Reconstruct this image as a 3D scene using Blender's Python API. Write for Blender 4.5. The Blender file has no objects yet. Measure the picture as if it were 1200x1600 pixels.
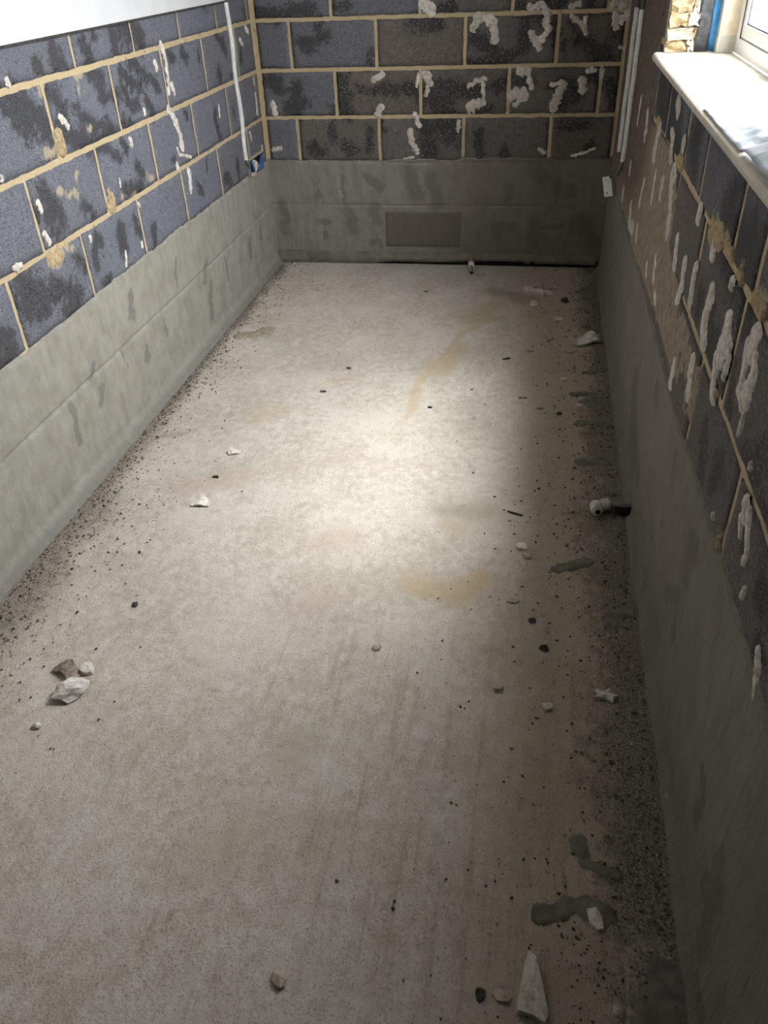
import bpy, bmesh, math, random
import numpy as np
from mathutils import Vector, Matrix, Euler

# ------------------------------------------------------------------ scene, camera, light, exposure
scene = bpy.context.scene
COL = scene.collection
SKY = 40.0
W = 1.879            # room width (x), back wall at y = 0, room runs towards -y
YN = -5.7            # near end of the room
ZC = 2.90            # ceiling
cd = bpy.data.cameras.new('camera')
cam = bpy.data.objects.new('camera', cd); COL.objects.link(cam)
cd.sensor_fit = 'HORIZONTAL'; cd.sensor_width = 36.0; cd.lens = 1245.33 / 1200 * 36.0
cd.clip_start = 0.02
cam.location = (1.498, -4.5812, 1.5289)
cam.rotation_euler = (0.9499, 0.03677, 0.17244)
scene.camera = cam

world = bpy.data.worlds.new('overcast_sky'); scene.world = world
world.use_nodes = True
wt = world.node_tree
bg = wt.nodes['Background']
# overcast sky: luminance (1 + 2 sin h) / 3, brightest overhead
tc = wt.nodes.new('ShaderNodeTexCoord'); sx = wt.nodes.new('ShaderNodeSeparateXYZ')
wt.links.new(tc.outputs['Generated'], sx.inputs[0])
ov = wt.nodes.new('ShaderNodeMath'); ov.operation = 'MULTIPLY_ADD'; ov.use_clamp = True
ov.inputs[1].default_value = 0.667; ov.inputs[2].default_value = 0.333
wt.links.new(sx.outputs['Z'], ov.inputs[0])
st_ = wt.nodes.new('ShaderNodeMath'); st_.operation = 'MULTIPLY'; st_.inputs[1].default_value = SKY
wt.links.new(ov.outputs[0], st_.inputs[0]); wt.links.new(st_.outputs[0], bg.inputs['Strength'])
bg.inputs['Color'].default_value = (0.955, 0.98, 1.0, 1)

# guessed hazy sun, high on the window side, added to brighten the floor
sl = bpy.data.lights.new('added_hazy_sun', 'SUN'); sl.energy = 8.0; sl.angle = math.radians(22); sl.color = (1.0, 0.985, 0.96)
so = bpy.data.objects.new('added_hazy_sun', sl); COL.objects.link(so); so.location = (6, -2, 9)
SUN_EL, SUN_AZ = math.radians(66), math.radians(4)
so.rotation_euler = Vector((-math.cos(SUN_EL) * math.cos(SUN_AZ), -math.cos(SUN_EL) * math.sin(SUN_AZ), -math.sin(SUN_EL))).to_track_quat('-Z', 'Y').to_euler()

# window opening (right wall)
WY0, WY1 = -1.43, -3.30      # far and near jamb
WZ0, WZ1 = 1.197, 2.75
WX = 2.09                    # inner face of the frame
pl = bpy.data.lights.new('window_portal', 'AREA'); pl.shape = 'RECTANGLE'
pl.size = WZ1 - WZ0; pl.size_y = WY0 + 2.78; pl.cycles.is_portal = True
po = bpy.data.objects.new('window_portal', pl); COL.objects.link(po)
po.location = (WX + 0.14, (WY0 - 2.78) / 2, (WZ0 + WZ1) / 2)
po.rotation_euler = (0, math.radians(90), 0)

scene.view_settings.view_transform = 'Standard'
scene.view_settings.look = 'None'
scene.view_settings.exposure = 0.2
scene.view_settings.gamma = 1.0
scene.view_settings.use_curve_mapping = False
scene.cycles.max_bounces = 8
scene.cycles.diffuse_bounces = 3
scene.cycles.transparent_max_bounces = 12
scene.cycles.caustics_reflective = False
scene.cycles.caustics_refractive = False

# ------------------------------------------------------------------ measured marks (wall: (along, height); floor: (x, y); half width)
BACK_DABS=[([(0.895,1.284),(0.921,1.247)],0.034),
 ([(0.626,0.949),(0.673,0.972)],0.023),
 ([(0.638,0.787),(0.663,0.825)],0.020),
 ([(0.857,0.973),(0.849,0.917)],0.012),
 ([(0.897,0.973),(0.920,0.932)],0.025),
 ([(0.906,0.916),(0.897,0.876)],0.013),
 ([(0.836,0.790),(0.863,0.730)],0.016),
 ([(0.811,0.709),(0.824,0.649),(0.847,0.600)],0.018),
 ([(0.775,0.569),(0.828,0.576)],0.008),
 ([(0.069,0.852),(0.072,0.792)],0.018),
 ([(0.040,0.616),(0.087,0.625)],0.013),
 ([(1.136,1.175),(1.161,1.208)],0.034),
 ([(1.186,1.211),(1.230,1.188),(1.242,1.113)],0.025),
 ([(1.404,1.249),(1.461,1.258),(1.490,1.210),(1.480,1.174)],0.022),
 ([(1.416,1.139),(1.458,1.079)],0.025),
 ([(1.465,1.108),(1.503,1.159)],0.020),
 ([(1.607,1.204),(1.651,1.178),(1.676,1.137)],0.018),
 ([(1.594,1.247),(1.634,1.257)],0.016),
 ([(1.673,1.199),(1.669,1.163)],0.013),
 ([(1.797,1.252),(1.846,1.247)],0.023),
 ([(1.804,1.203),(1.817,1.159)],0.023),
 ([(1.839,1.180),(1.860,1.208)],0.022),
 ([(1.845,1.071),(1.871,1.066)],0.014),
 ([(1.116,0.914),(1.161,0.937),(1.200,0.948)],0.014),
 ([(1.189,0.929),(1.195,0.856)],0.012),
 ([(1.128,0.824),(1.186,0.832)],0.032),
 ([(1.371,0.973),(1.409,0.980)],0.023),
 ([(1.414,0.980),(1.432,0.901)],0.016),
 ([(1.341,0.871),(1.395,0.870)],0.036),
 ([(1.353,0.826),(1.396,0.854)],0.016),
 ([(1.531,0.916),(1.592,0.923)],0.013),
 ([(1.588,0.915),(1.563,0.852),(1.554,0.804)],0.025),
 ([(1.680,0.937),(1.690,0.882)],0.022),
 ([(1.702,0.975),(1.740,0.975)],0.013),
 ([(1.778,0.974),(1.773,0.943)],0.013),
 ([(1.493,0.616),(1.522,0.595)],0.011),
 ([(1.664,0.582),(1.729,0.599),(1.777,0.616)],0.011),
 ([(1.070,0.750),(1.066,0.704)],0.013)]
BACK_DARK=[([(0.833,1.197),(0.956,1.194)],0.041),
 ([(0.458,0.955),(0.467,0.797)],0.041),
 ([(0.550,0.913),(0.680,0.895)],0.027),
 ([(0.708,0.911),(0.846,0.893)],0.041),
 ([(0.892,0.892),(1.002,0.858)],0.063),
 ([(1.002,0.907),(1.007,0.801)],0.045),
 ([(0.891,0.743),(0.909,0.587)],0.054),
 ([(0.966,0.751),(1.008,0.725)],0.036),
 ([(0.268,0.633),(0.315,0.606)],0.041),
 ([(0.446,0.632),(0.493,0.597)],0.036),
 ([(0.385,0.729),(0.389,0.659)],0.027),
 ([(0.665,0.753),(0.673,0.710)],0.025),
 ([(0.588,0.728),(0.582,0.614)],0.027),
 ([(0.444,1.274),(0.499,1.280)],0.036),
 ([(0.188,1.258),(0.318,1.278)],0.036),
 ([(0.021,1.255),(0.122,1.245)],0.036),
 ([(0.275,1.118),(0.380,1.147)],0.041),
 ([(0.349,1.217),(0.353,1.155)],0.025),
 ([(0.623,1.080),(0.611,1.017)],0.027),
 ([(0.070,0.978),(0.111,0.919)],0.041),
 ([(0.209,0.926),(0.195,0.791)],0.036),
 ([(0.160,0.834),(0.239,0.842)],0.036),
 ([(0.392,0.832),(0.399,0.789)],0.027),
 ([(1.137,1.138),(1.234,1.083)],0.041),
 ([(1.105,1.028),(1.210,1.030),(1.340,1.051)],0.027),
 ([(1.374,1.192),(1.390,1.072)],0.036),
 ([(1.432,1.212),(1.450,1.190)],0.036),
 ([(1.509,1.181),(1.515,1.107)],0.032),
 ([(1.564,1.128),(1.577,1.076)],0.018),
 ([(1.650,1.104),(1.771,1.072)],0.041),
 ([(1.731,1.051),(1.784,1.027)],0.041),
 ([(1.819,1.145),(1.872,1.122)],0.036),
 ([(1.600,1.186),(1.619,1.164)],0.023),
 ([(0.963,0.908),(1.171,0.889)],0.045),
 ([(0.972,0.826),(1.037,0.792)],0.036),
 ([(1.129,0.791),(1.219,0.807)],0.027),
 ([(1.251,0.912),(1.295,0.911)],0.036),
 ([(1.346,0.942),(1.418,0.917)],0.032),
 ([(1.498,0.900),(1.584,0.915)],0.025),
 ([(1.598,0.851),(1.594,0.803)],0.027),
 ([(1.627,0.914),(1.649,0.867)],0.045),
 ([(1.708,0.960),(1.743,0.952)],0.032),
 ([(1.808,0.904),(1.850,0.841)],0.041),
 ([(0.963,0.725),(1.048,0.682)],0.054),
 ([(1.168,0.707),(1.190,0.587)],0.029),
 ([(1.301,0.604),(1.321,0.586)],0.027),
 ([(1.726,0.628),(1.770,0.637)],0.022),
 ([(1.575,0.721),(1.741,0.737)],0.023),
 ([(1.345,1.254),(1.369,1.264)],0.027),
 ([(1.453,1.262),(1.536,1.252)],0.023),
 ([(1.684,1.255),(1.703,1.226)],0.027),
 ([(0.970,1.267),(1.031,1.266)],0.027),
 ([(1.325,0.838),(1.335,0.830)],0.018)]
LEFT_DABS=[([(1.177,1.242),(1.157,1.208),(1.156,1.174),(1.161,1.114),(1.174,1.063)],0.018),
 ([(1.141,1.089),(1.125,1.056)],0.022),
 ([(1.207,1.010),(1.151,0.950),(1.139,0.892),(1.133,0.847)],0.028),
 ([(1.194,0.864),(1.182,0.833),(1.059,0.795)],0.010),
 ([(1.108,0.753),(1.111,0.719),(1.127,0.671)],0.024),
 ([(1.256,1.181),(1.255,1.160)],0.022),
 ([(1.435,1.046),(1.434,1.026)],0.010),
 ([(1.224,0.803),(1.212,0.786)],0.018),
 ([(0.224,1.165),(0.189,1.136)],0.018),
 ([(0.118,1.209),(0.080,1.182)],0.016),
 ([(0.088,0.977),(0.093,0.949)],0.014),
 ([(0.086,0.908),(0.096,0.810)],0.016),
 ([(0.251,0.749),(0.236,0.711)],0.014),
 ([(0.642,0.941),(0.651,0.885)],0.008),
 ([(1.591,0.968),(1.594,0.952)],0.020),
 ([(0.076,0.649),(0.093,0.584)],0.018),
 ([(2.038,1.118),(2.005,1.085)],0.022),
 ([(2.264,1.251),(2.263,1.241)],0.018),
 ([(1.253,1.180),(1.250,1.162)],0.016),
 ([(1.590,0.967),(1.593,0.949)],0.014),
 ([(1.430,1.044),(1.431,1.031)],0.010),
 ([(2.278,0.923),(2.276,0.898)],0.020),
 ([(2.292,0.831),(2.279,0.801)],0.020),
 ([(2.488,0.790),(2.453,0.790)],0.020),
 ([(1.814,0.628),(1.835,0.577)],0.011),
 ([(1.675,0.617),(1.677,0.601)],0.014),
 ([(1.632,0.751),(1.631,0.741)],0.012),
 ([(2.036,0.746),(2.037,0.734)],0.014),
 ([(2.421,1.029),(2.424,1.020)],0.012),
 ([(1.741,0.868),(1.746,0.838)],0.006)]
LEFT_SAND=[([(1.886,1.206),(1.843,1.201)],0.022),
 ([(2.071,1.074),(2.071,1.027)],0.026),
 ([(2.172,1.040),(2.095,1.016)],0.030),
 ([(1.875,1.193),(1.889,1.133)],0.010),
 ([(2.114,1.200),(2.087,1.221)],0.020),
 ([(1.829,0.822),(1.834,0.790)],0.028),
 ([(1.502,0.813),(1.470,0.795)],0.020),
 ([(2.302,0.751),(2.243,0.746)],0.026),
 ([(2.225,0.762),(2.150,0.746)],0.018),
 ([(2.161,0.927),(2.123,0.914)],0.020),
 ([(2.082,0.904),(2.034,0.887)],0.016),
 ([(2.019,0.950),(2.019,0.932)],0.018),
 ([(1.885,1.072),(1.856,1.055)],0.020),
 ([(1.758,0.804),(1.645,0.786)],0.012)]
LEFT_DARK=[([(2.253,1.216),(2.179,1.152),(2.133,1.097)],0.050),
 ([(2.299,1.196),(2.227,1.121)],0.050),
 ([(1.978,1.287),(1.962,1.257)],0.050),
 ([(2.092,1.268),(2.074,1.259)],0.030),
 ([(1.795,1.306),(1.772,1.246)],0.045),
 ([(1.698,1.313),(1.696,1.297)],0.030),
 ([(1.555,1.316),(1.555,1.256)],0.045),
 ([(1.496,1.307),(1.354,1.274)],0.050),
 ([(1.388,1.277),(1.371,1.241)],0.040),
 ([(2.061,1.196),(2.000,1.142)],0.040),
 ([(1.800,1.211),(1.717,1.185)],0.040),
 ([(1.926,1.115),(1.868,1.086),(1.717,1.030)],0.035),
 ([(1.747,1.148),(1.622,1.109)],0.030),
 ([(2.042,1.096),(1.974,1.044),(1.884,1.002)],0.045),
 ([(1.850,1.029),(1.802,1.007)],0.030),
 ([(1.543,1.175),(1.424,1.116)],0.035),
 ([(1.478,1.214),(1.268,1.099)],0.030),
 ([(1.591,1.126),(1.487,1.062)],0.030),
 ([(1.379,1.059),(1.361,1.019)],0.030),
 ([(1.615,1.039),(1.550,1.010)],0.030),
 ([(1.833,0.988),(1.715,0.933)],0.030),
 ([(1.665,0.986),(1.644,0.941)],0.030),
 ([(2.240,0.939),(2.188,0.844)],0.045),
 ([(2.301,0.905),(2.179,0.829)],0.020),
 ([(2.267,0.845),(2.243,0.825)],0.025),
 ([(2.019,0.843),(1.983,0.796)],0.030),
 ([(2.484,0.736),(2.374,0.669)],0.060),
 ([(2.494,0.675),(2.422,0.628)],0.050),
 ([(2.317,0.676),(2.190,0.601)],0.050),
 ([(2.247,0.603),(2.232,0.559)],0.030),
 ([(2.025,0.718),(2.029,0.652)],0.030),
 ([(1.993,0.738),(1.970,0.702)],0.030),
 ([(1.816,0.715),(1.822,0.636)],0.045),
 ([(1.688,0.705),(1.660,0.660)],0.030),
 ([(2.035,0.579),(1.961,0.573)],0.020),
 ([(2.637,0.650),(2.623,0.596)],0.050),
 ([(2.675,0.584),(2.640,0.568)],0.030),
 ([(1.721,0.829),(1.577,0.794)],0.030),
 ([(1.579,0.866),(1.549,0.824)],0.030),
 ([(1.550,0.639),(1.563,0.599)],0.030),
 ([(2.312,0.604),(2.278,0.581)],0.020),
 ([(2.141,0.708),(2.121,0.654)],0.030),
 ([(0.974,1.198),(0.936,1.163)],0.035),
 ([(1.103,1.203),(1.079,1.174)],0.030),
 ([(0.806,1.195),(0.782,1.151)],0.020),
 ([(0.532,1.213),(0.446,1.141)],0.030),
 ([(0.575,1.084),(0.571,1.039)],0.035),
 ([(0.436,1.047),(0.395,1.016)],0.020),
 ([(0.694,0.903),(0.683,0.817)],0.030),
 ([(0.448,0.900),(0.452,0.852)],0.020),
 ([(1.047,0.965),(1.032,0.939)],0.020),
 ([(0.879,0.755),(0.899,0.712)],0.020),
 ([(0.238,1.114),(0.233,1.082)],0.030),
 ([(0.486,0.650),(0.495,0.587)],0.030),
 ([(0.687,0.620),(0.623,0.599)],0.030),
 ([(1.261,0.835),(1.230,0.819)],0.020),
 ([(1.046,0.667),(0.995,0.644)],0.030),
 ([(0.126,1.277),(0.116,1.256)],0.020),
 ([(0.668,1.326),(0.645,1.311)],0.020)]
RIGHT_DABS=[([(1.009,0.967),(1.009,0.904)],0.020),
 ([(1.280,0.994),(1.326,0.938)],0.030),
 ([(1.662,0.994),(1.631,0.918)],0.050),
 ([(1.941,1.049),(1.988,1.037),(1.988,1.011),(2.019,0.983)],0.018),
 ([(1.969,1.127),(2.001,1.118)],0.035),
 ([(2.185,1.072),(2.189,1.051)],0.022),
 ([(1.749,0.892),(1.750,0.803)],0.024),
 ([(1.929,0.912),(1.919,0.860)],0.030),
 ([(2.096,0.963),(2.152,0.900)],0.050),
 ([(1.476,0.803),(1.435,0.713)],0.030),
 ([(0.951,0.749),(0.955,0.713)],0.030),
 ([(0.793,0.604),(0.800,0.575)],0.040),
 ([(1.019,1.002),(1.009,0.967)],0.020),
 ([(1.293,0.930),(1.312,0.909)],0.020),
 ([(1.159,0.638),(1.197,0.574),(1.350,0.599)],0.040),
 ([(1.464,0.638),(1.489,0.605)],0.030),
 ([(2.084,0.959),(2.150,0.888),(2.178,0.830)],0.040),
 ([(2.583,0.999),(2.576,0.976)],0.024),
 ([(2.796,0.984),(2.802,0.963)],0.022),
 ([(2.348,0.863),(2.373,0.799)],0.028),
 ([(2.036,0.711),(2.061,0.650)],0.028),
 ([(1.855,0.631),(1.895,0.607)],0.018),
 ([(2.132,0.636),(2.168,0.619)],0.018),
 ([(3.019,0.985),(3.016,0.974)],0.016),
 ([(2.627,0.635),(2.617,0.572)],0.030),
 ([(2.822,0.726),(2.845,0.661)],0.038),
 ([(2.512,0.856),(2.530,0.804),(2.501,0.750)],0.026),
 ([(2.654,0.887),(2.663,0.845),(2.665,0.808)],0.026),
 ([(2.865,0.907),(2.858,0.873),(2.854,0.835),(2.892,0.806)],0.030),
 ([(3.061,0.914),(3.056,0.885),(3.050,0.846)],0.042),
 ([(3.028,0.836),(3.043,0.806)],0.026),
 ([(3.096,0.894),(3.114,0.872)],0.018),
 ([(3.117,0.861),(3.112,0.831)],0.014),
 ([(3.246,0.974),(3.252,0.945)],0.036),
 ([(3.217,0.947),(3.233,0.912),(3.241,0.876)],0.022),
 ([(3.277,0.950),(3.296,0.921)],0.020),
 ([(3.286,0.909),(3.270,0.874)],0.035),
 ([(3.047,0.785),(3.066,0.769)],0.020),
 ([(3.227,0.866),(3.277,0.854)],0.015),
 ([(3.289,0.903),(3.290,0.867)],0.018),
 ([(3.299,0.854),(3.295,0.809)],0.008),
 ([(3.398,0.816),(3.402,0.809)],0.010),
 ([(3.053,0.775),(3.073,0.767)],0.024),
 ([(3.420,0.756),(3.438,0.736)],0.022),
 ([(3.450,0.757),(3.477,0.726),(3.500,0.707),(3.490,0.683)],0.016),
 ([(3.420,0.728),(3.444,0.703)],0.012),
 ([(3.530,0.659),(3.527,0.643)],0.012),
 ([(3.263,0.618),(3.265,0.611)],0.008),
 ([(3.653,0.647),(3.673,0.622)],0.014),
 ([(3.678,0.613),(3.699,0.591)],0.016)]
RIGHT_DARK=[([(1.562,1.121),(1.608,1.060),(1.624,1.035)],0.120),
 ([(1.789,1.132),(1.891,1.130)],0.100),
 ([(2.015,1.108),(2.016,1.069)],0.060),
 ([(1.763,1.035),(1.861,1.042)],0.080),
 ([(2.047,1.048),(2.117,1.037)],0.050),
 ([(2.348,1.116),(2.318,1.086)],0.080),
 ([(2.396,1.060),(2.399,1.047)],0.050),
 ([(1.147,0.978),(1.134,0.926)],0.030),
 ([(1.277,1.068),(1.277,1.050)],0.040),
 ([(1.115,1.016),(1.110,0.999)],0.020),
 ([(1.256,0.693),(1.427,0.639)],0.050),
 ([(2.899,1.026),(3.113,1.035)],0.080),
 ([(3.080,1.064),(3.108,1.027)],0.080),
 ([(2.885,1.095),(2.851,1.065)],0.060),
 ([(3.053,1.056),(3.107,1.062)],0.060),
 ([(3.104,1.028),(3.153,1.037)],0.040),
 ([(2.744,0.865),(2.755,0.856)],0.030),
 ([(2.740,0.823),(2.746,0.807)],0.030),
 ([(2.909,0.893),(2.907,0.865)],0.018),
 ([(2.901,0.840),(2.975,0.812)],0.035),
 ([(2.987,0.859),(2.996,0.834)],0.020),
 ([(3.076,0.860),(3.098,0.825)],0.030),
 ([(3.254,0.922),(3.260,0.896)],0.018),
 ([(3.103,0.968),(3.161,0.980)],0.040),
 ([(2.948,1.007),(2.997,1.008)],0.030),
 ([(3.115,0.829),(3.117,0.801)],0.020),
 ([(3.136,0.878),(3.154,0.871)],0.020),
 ([(3.079,0.650),(3.097,0.602)],0.035),
 ([(3.201,0.711),(3.203,0.695),(3.200,0.660)],0.035),
 ([(3.228,0.725),(3.263,0.697)],0.020),
 ([(3.175,0.830),(3.190,0.811)],0.020),
 ([(3.346,0.803),(3.378,0.810)],0.025),
 ([(3.408,0.807),(3.433,0.802)],0.015),
 ([(3.422,0.849),(3.444,0.845)],0.030),
 ([(3.389,0.850),(3.414,0.856)],0.020),
 ([(3.401,0.773),(3.418,0.776)],0.015),
 ([(3.032,0.651),(3.045,0.655)],0.020),
 ([(3.048,0.699),(3.035,0.684)],0.020),
 ([(3.423,0.712),(3.443,0.705)],0.020),
 ([(3.460,0.718),(3.478,0.684)],0.022),
 ([(3.474,0.777),(3.508,0.781)],0.020),
 ([(3.392,0.595),(3.440,0.588)],0.012),
 ([(3.496,0.607),(3.501,0.609)],0.014),
 ([(3.592,0.716),(3.628,0.692)],0.030),
 ([(3.650,0.641),(3.675,0.651)],0.015)]
RIGHT_SAND=[([(2.734,1.000),(2.842,1.012)],0.060),
 ([(2.905,1.021),(2.965,1.015)],0.030),
 ([(3.049,1.013),(3.073,1.007)],0.030),
 ([(3.180,1.014),(3.255,1.015)],0.030),
 ([(1.582,1.014),(1.653,1.016)],0.040),
 ([(2.137,1.010),(2.201,1.014)],0.040),
 ([(3.040,0.777),(3.081,0.776)],0.020),
 ([(3.328,0.613),(3.338,0.593)],0.012)]
SKIM= [(-0.055, 1.209), (1.242, 1.296), (1.333, 1.171), (1.291, 1.088), (1.466, 0.994), (1.836, 1.03), (2.085, 1.001), (2.219, 0.949), (2.25, 0.838), (2.402, 0.783), (2.585, 0.782), (2.751, 0.769), (2.897, 0.757), (2.921, 0.738), (2.926, 0.663), (2.89, 0.597), (1.683, 0.534), (0.859, 0.533), (0.059, 0.573)]
SKIMB= [(-0.055, 1.209), (1.242, 1.296), (1.333, 1.171), (1.291, 1.088), (1.466, 0.994), (1.362, 0.87), (1.335, 0.731), (1.106, 0.599), (0.453, 0.513), (0.059, 0.573)]
TANK_DARK_L=[([(1.867,0.484),(1.894,0.390)],0.030),
 ([(1.831,0.254),(1.861,0.196)],0.028),
 ([(2.235,0.361),(2.255,0.324)],0.028),
 ([(2.220,0.270),(2.241,0.223)],0.028),
 ([(2.421,0.290),(2.435,0.233),(2.433,0.176)],0.030),
 ([(1.096,0.234),(1.153,0.114)],0.030),
 ([(0.482,0.261),(0.505,0.192)],0.040),
 ([(0.298,0.271),(0.298,0.218)],0.030),
 ([(1.105,0.351),(1.155,0.278)],0.030),
 ([(1.425,0.467),(1.451,0.362)],0.016),
 ([(1.623,0.280),(1.632,0.210)],0.016),
 ([(2.017,0.317),(2.008,0.254)],0.012),
 ([(0.852,0.280),(0.870,0.201)],0.020)]
TANK_DARK_B=[([(0.067,0.312),(0.067,0.171)],0.040),
 ([(0.275,0.435),(0.276,0.360)],0.012),
 ([(0.431,0.494),(0.425,0.331)],0.012),
 ([(0.449,0.285),(0.476,0.192)],0.050),
 ([(0.595,0.302),(0.617,0.256)],0.050),
 ([(0.274,0.237),(0.339,0.222)],0.025),
 ([(0.301,0.166),(0.307,0.143)],0.025),
 ([(0.564,0.480),(0.639,0.422)],0.035),
 ([(0.797,0.495),(0.841,0.379)],0.060),
 ([(0.919,0.481),(0.965,0.335)],0.050),
 ([(1.277,0.218),(1.384,0.219)],0.030),
 ([(1.292,0.218),(1.296,0.142)],0.030),
 ([(1.488,0.251),(1.496,0.145)],0.040),
 ([(1.536,0.214),(1.641,0.215)],0.025),
 ([(1.697,0.253),(1.705,0.178)],0.020),
 ([(1.757,0.254),(1.829,0.135)],0.070),
 ([(1.606,0.440),(1.667,0.412)],0.050),
 ([(1.484,0.510),(1.517,0.468)],0.060),
 ([(1.358,0.411),(1.345,0.367)],0.040),
 ([(0.578,0.115),(0.626,0.100)],0.020)]
TANK_DARK_R=[([(2.056,0.278),(2.139,0.187),(2.272,0.158)],0.100),
 ([(2.382,0.181),(2.424,0.156)],0.050),
 ([(2.456,0.473),(2.494,0.449)],0.040),
 ([(3.176,0.453),(3.203,0.410)],0.040),
 ([(3.165,0.482),(3.215,0.489)],0.040),
 ([(3.191,0.301),(3.205,0.241)],0.030),
 ([(3.053,0.239),(3.177,0.335)],0.030),
 ([(2.627,0.227),(2.643,0.235)],0.015),
 ([(2.879,0.326),(2.887,0.326)],0.015),
 ([(2.766,0.211),(2.783,0.217)],0.020),
 ([(2.875,0.523),(2.864,0.505)],0.020),
 ([(3.597,0.291),(3.638,0.270),(3.644,0.206)],0.028),
 ([(3.769,0.329),(3.762,0.163)],0.020),
 ([(3.813,0.254),(3.811,0.103)],0.040),
 ([(3.852,0.048),(3.912,0.048)],0.030)]
SMEARS=[([(1.763,-1.374),(1.812,-1.338),(1.848,-1.315)],0.022),
 ([(1.705,-1.581),(1.752,-1.560),(1.802,-1.577)],0.022),
 ([(1.757,-1.637),(1.834,-1.694)],0.030),
 ([(1.718,-1.820),(1.768,-1.809),(1.828,-1.808)],0.022),
 ([(1.714,-2.099),(1.758,-2.094),(1.813,-2.096)],0.022),
 ([(1.631,-2.711),(1.672,-2.691),(1.729,-2.662)],0.018),
 ([(1.785,-2.890),(1.816,-2.873),(1.851,-2.863)],0.026),
 ([(1.777,-2.912),(1.781,-2.949)],0.018),
 ([(1.679,-3.590),(1.687,-3.632)],0.020),
 ([(1.690,-3.638),(1.728,-3.646),(1.752,-3.654)],0.013),
 ([(1.603,-3.760),(1.657,-3.734),(1.700,-3.727),(1.729,-3.740)],0.022),
 ([(1.829,-3.850),(1.796,-3.908)],0.050)]
F_GREY=[([(1.321,-0.427),(1.408,-0.486),(1.492,-0.552)],0.060),
 ([(1.285,-2.458),(1.409,-2.443)],0.085),
 ([(0.757,-3.309),(0.790,-3.304)],0.015),
 ([(0.120,-2.083),(0.212,-2.048)],0.040)]
F_YEL=[([(1.389,-0.776),(1.254,-0.868),(1.147,-1.179),(1.069,-1.485),(1.057,-1.775)],0.022),
 ([(1.202,-1.139),(1.144,-1.415)],0.035),
 ([(1.318,-0.654),(1.220,-0.831)],0.060),
 ([(1.482,-0.768),(1.529,-0.740)],0.020),
 ([(1.414,-2.783),(1.328,-2.865),(1.230,-2.822)],0.050),
 ([(1.272,-2.531),(1.336,-2.557)],0.040),
 ([(0.465,-1.241),(0.394,-1.318)],0.040),
 ([(0.144,-1.120),(0.227,-1.074)],0.040),
 ([(0.766,-1.514),(0.641,-1.588)],0.050),
 ([(1.057,-1.775),(1.045,-2.029)],0.020),
 ([(0.539,-1.829),(0.466,-1.944)],0.060)]
F_PINK=[([(0.379,-2.413),(0.540,-2.332)],0.060),
 ([(0.905,-2.678),(0.978,-2.636)],0.060),
 ([(0.962,-2.913),(0.921,-2.974)],0.050),
 ([(1.015,-3.505),(1.021,-3.413)],0.040),
 ([(0.978,-3.673),(0.939,-3.724)],0.080)]

# ------------------------------------------------------------------ numpy helpers
def _hash(ix, iy, iz, seed):
    n = (ix * 374761393 + iy * 668265263 + iz * 2147483647 + seed * 974711) & 0xFFFFFFFF
    n = ((n ^ (n >> 13)) * 1274126177) & 0xFFFFFFFF
    return ((n ^ (n >> 16)) & 0xFFFF) / 65535.0

def vnoise(x, y, seed=0):
    x = np.asarray(x, float); y = np.asarray(y, float)
    ix = np.floor(x).astype(np.int64); iy = np.floor(y).astype(np.int64)
    fx = x - ix; fy = y - iy
    fx = fx * fx * (3 - 2 * fx); fy = fy * fy * (3 - 2 * fy)
    z = np.zeros_like(ix)
    a = _hash(ix, iy, z, seed); b = _hash(ix + 1, iy, z, seed)
    c = _hash(ix, iy + 1, z, seed); d = _hash(ix + 1, iy + 1, z, seed)
    return (a + (b - a) * fx) * (1 - fy) + (c + (d - c) * fx) * fy      # 0..1

def fbm(x, y, seed=0, oct=3):
    s = 0.0; a = 0.5; t = 0.0
    for k in range(oct):
        s = s + a * vnoise(np.asarray(x) * 2 ** k, np.asarray(y) * 2 ** k, seed + 17 * k); t += a; a *= 0.5
    return s / t

def field(strokes, x, y, grow=1.0, warp=0.055):
    """1 on a stroke's spine, 0.5 at its edge, 0 at twice its half width"""
    x = np.asarray(x, float); y = np.asarray(y, float)
    f = np.zeros_like(x)
    x, y = (x + warp * (fbm(x * 16, y * 16, 901) - 0.5) + warp * 0.5 * (fbm(x * 48, y * 48, 903, 2) - 0.5),
            y + warp * (fbm(x * 16, y * 16, 902) - 0.5) + warp * 0.5 * (fbm(x * 48, y * 48, 904, 2) - 0.5))
    for pts, hw in strokes:
        for a, b in zip(pts[:-1], pts[1:]):
            dx, dy = b[0] - a[0], b[1] - a[1]
            L2 = dx * dx + dy * dy + 1e-12
            t = np.clip(((x - a[0]) * dx + (y - a[1]) * dy) / L2, 0, 1)
            d = np.hypot(x - a[0] - t * dx, y - a[1] - t * dy)
            f = np.maximum(f, np.clip(1 - 0.5 * d / (hw * grow), 0, 1))
    return f

def inside(poly, x, y):
    r = np.zeros(np.shape(x), bool); n = len(poly)
    for i in range(n):
        x0, y0 = poly[i]; x1, y1 = poly[(i + 1) % n]
        c = ((y0 > y) != (y1 > y)) & (x < (x1 - x0) * (y - y0) / (y1 - y0 + 1e-12) + x0)
        r ^= c
    return r

# ------------------------------------------------------------------ object helpers
def tag(o, label=None, cat=None, group=None, kind=None):
    if label: o['label'] = label
    if cat: o['category'] = cat
    if group: o['group'] = group
    if kind: o['kind'] = kind
    return o

def empty(name, loc=(0, 0, 0)):
    o = bpy.data.objects.new(name, None); COL.objects.link(o); o.location = loc
    o.empty_display_size = 0.1
    return o

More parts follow.
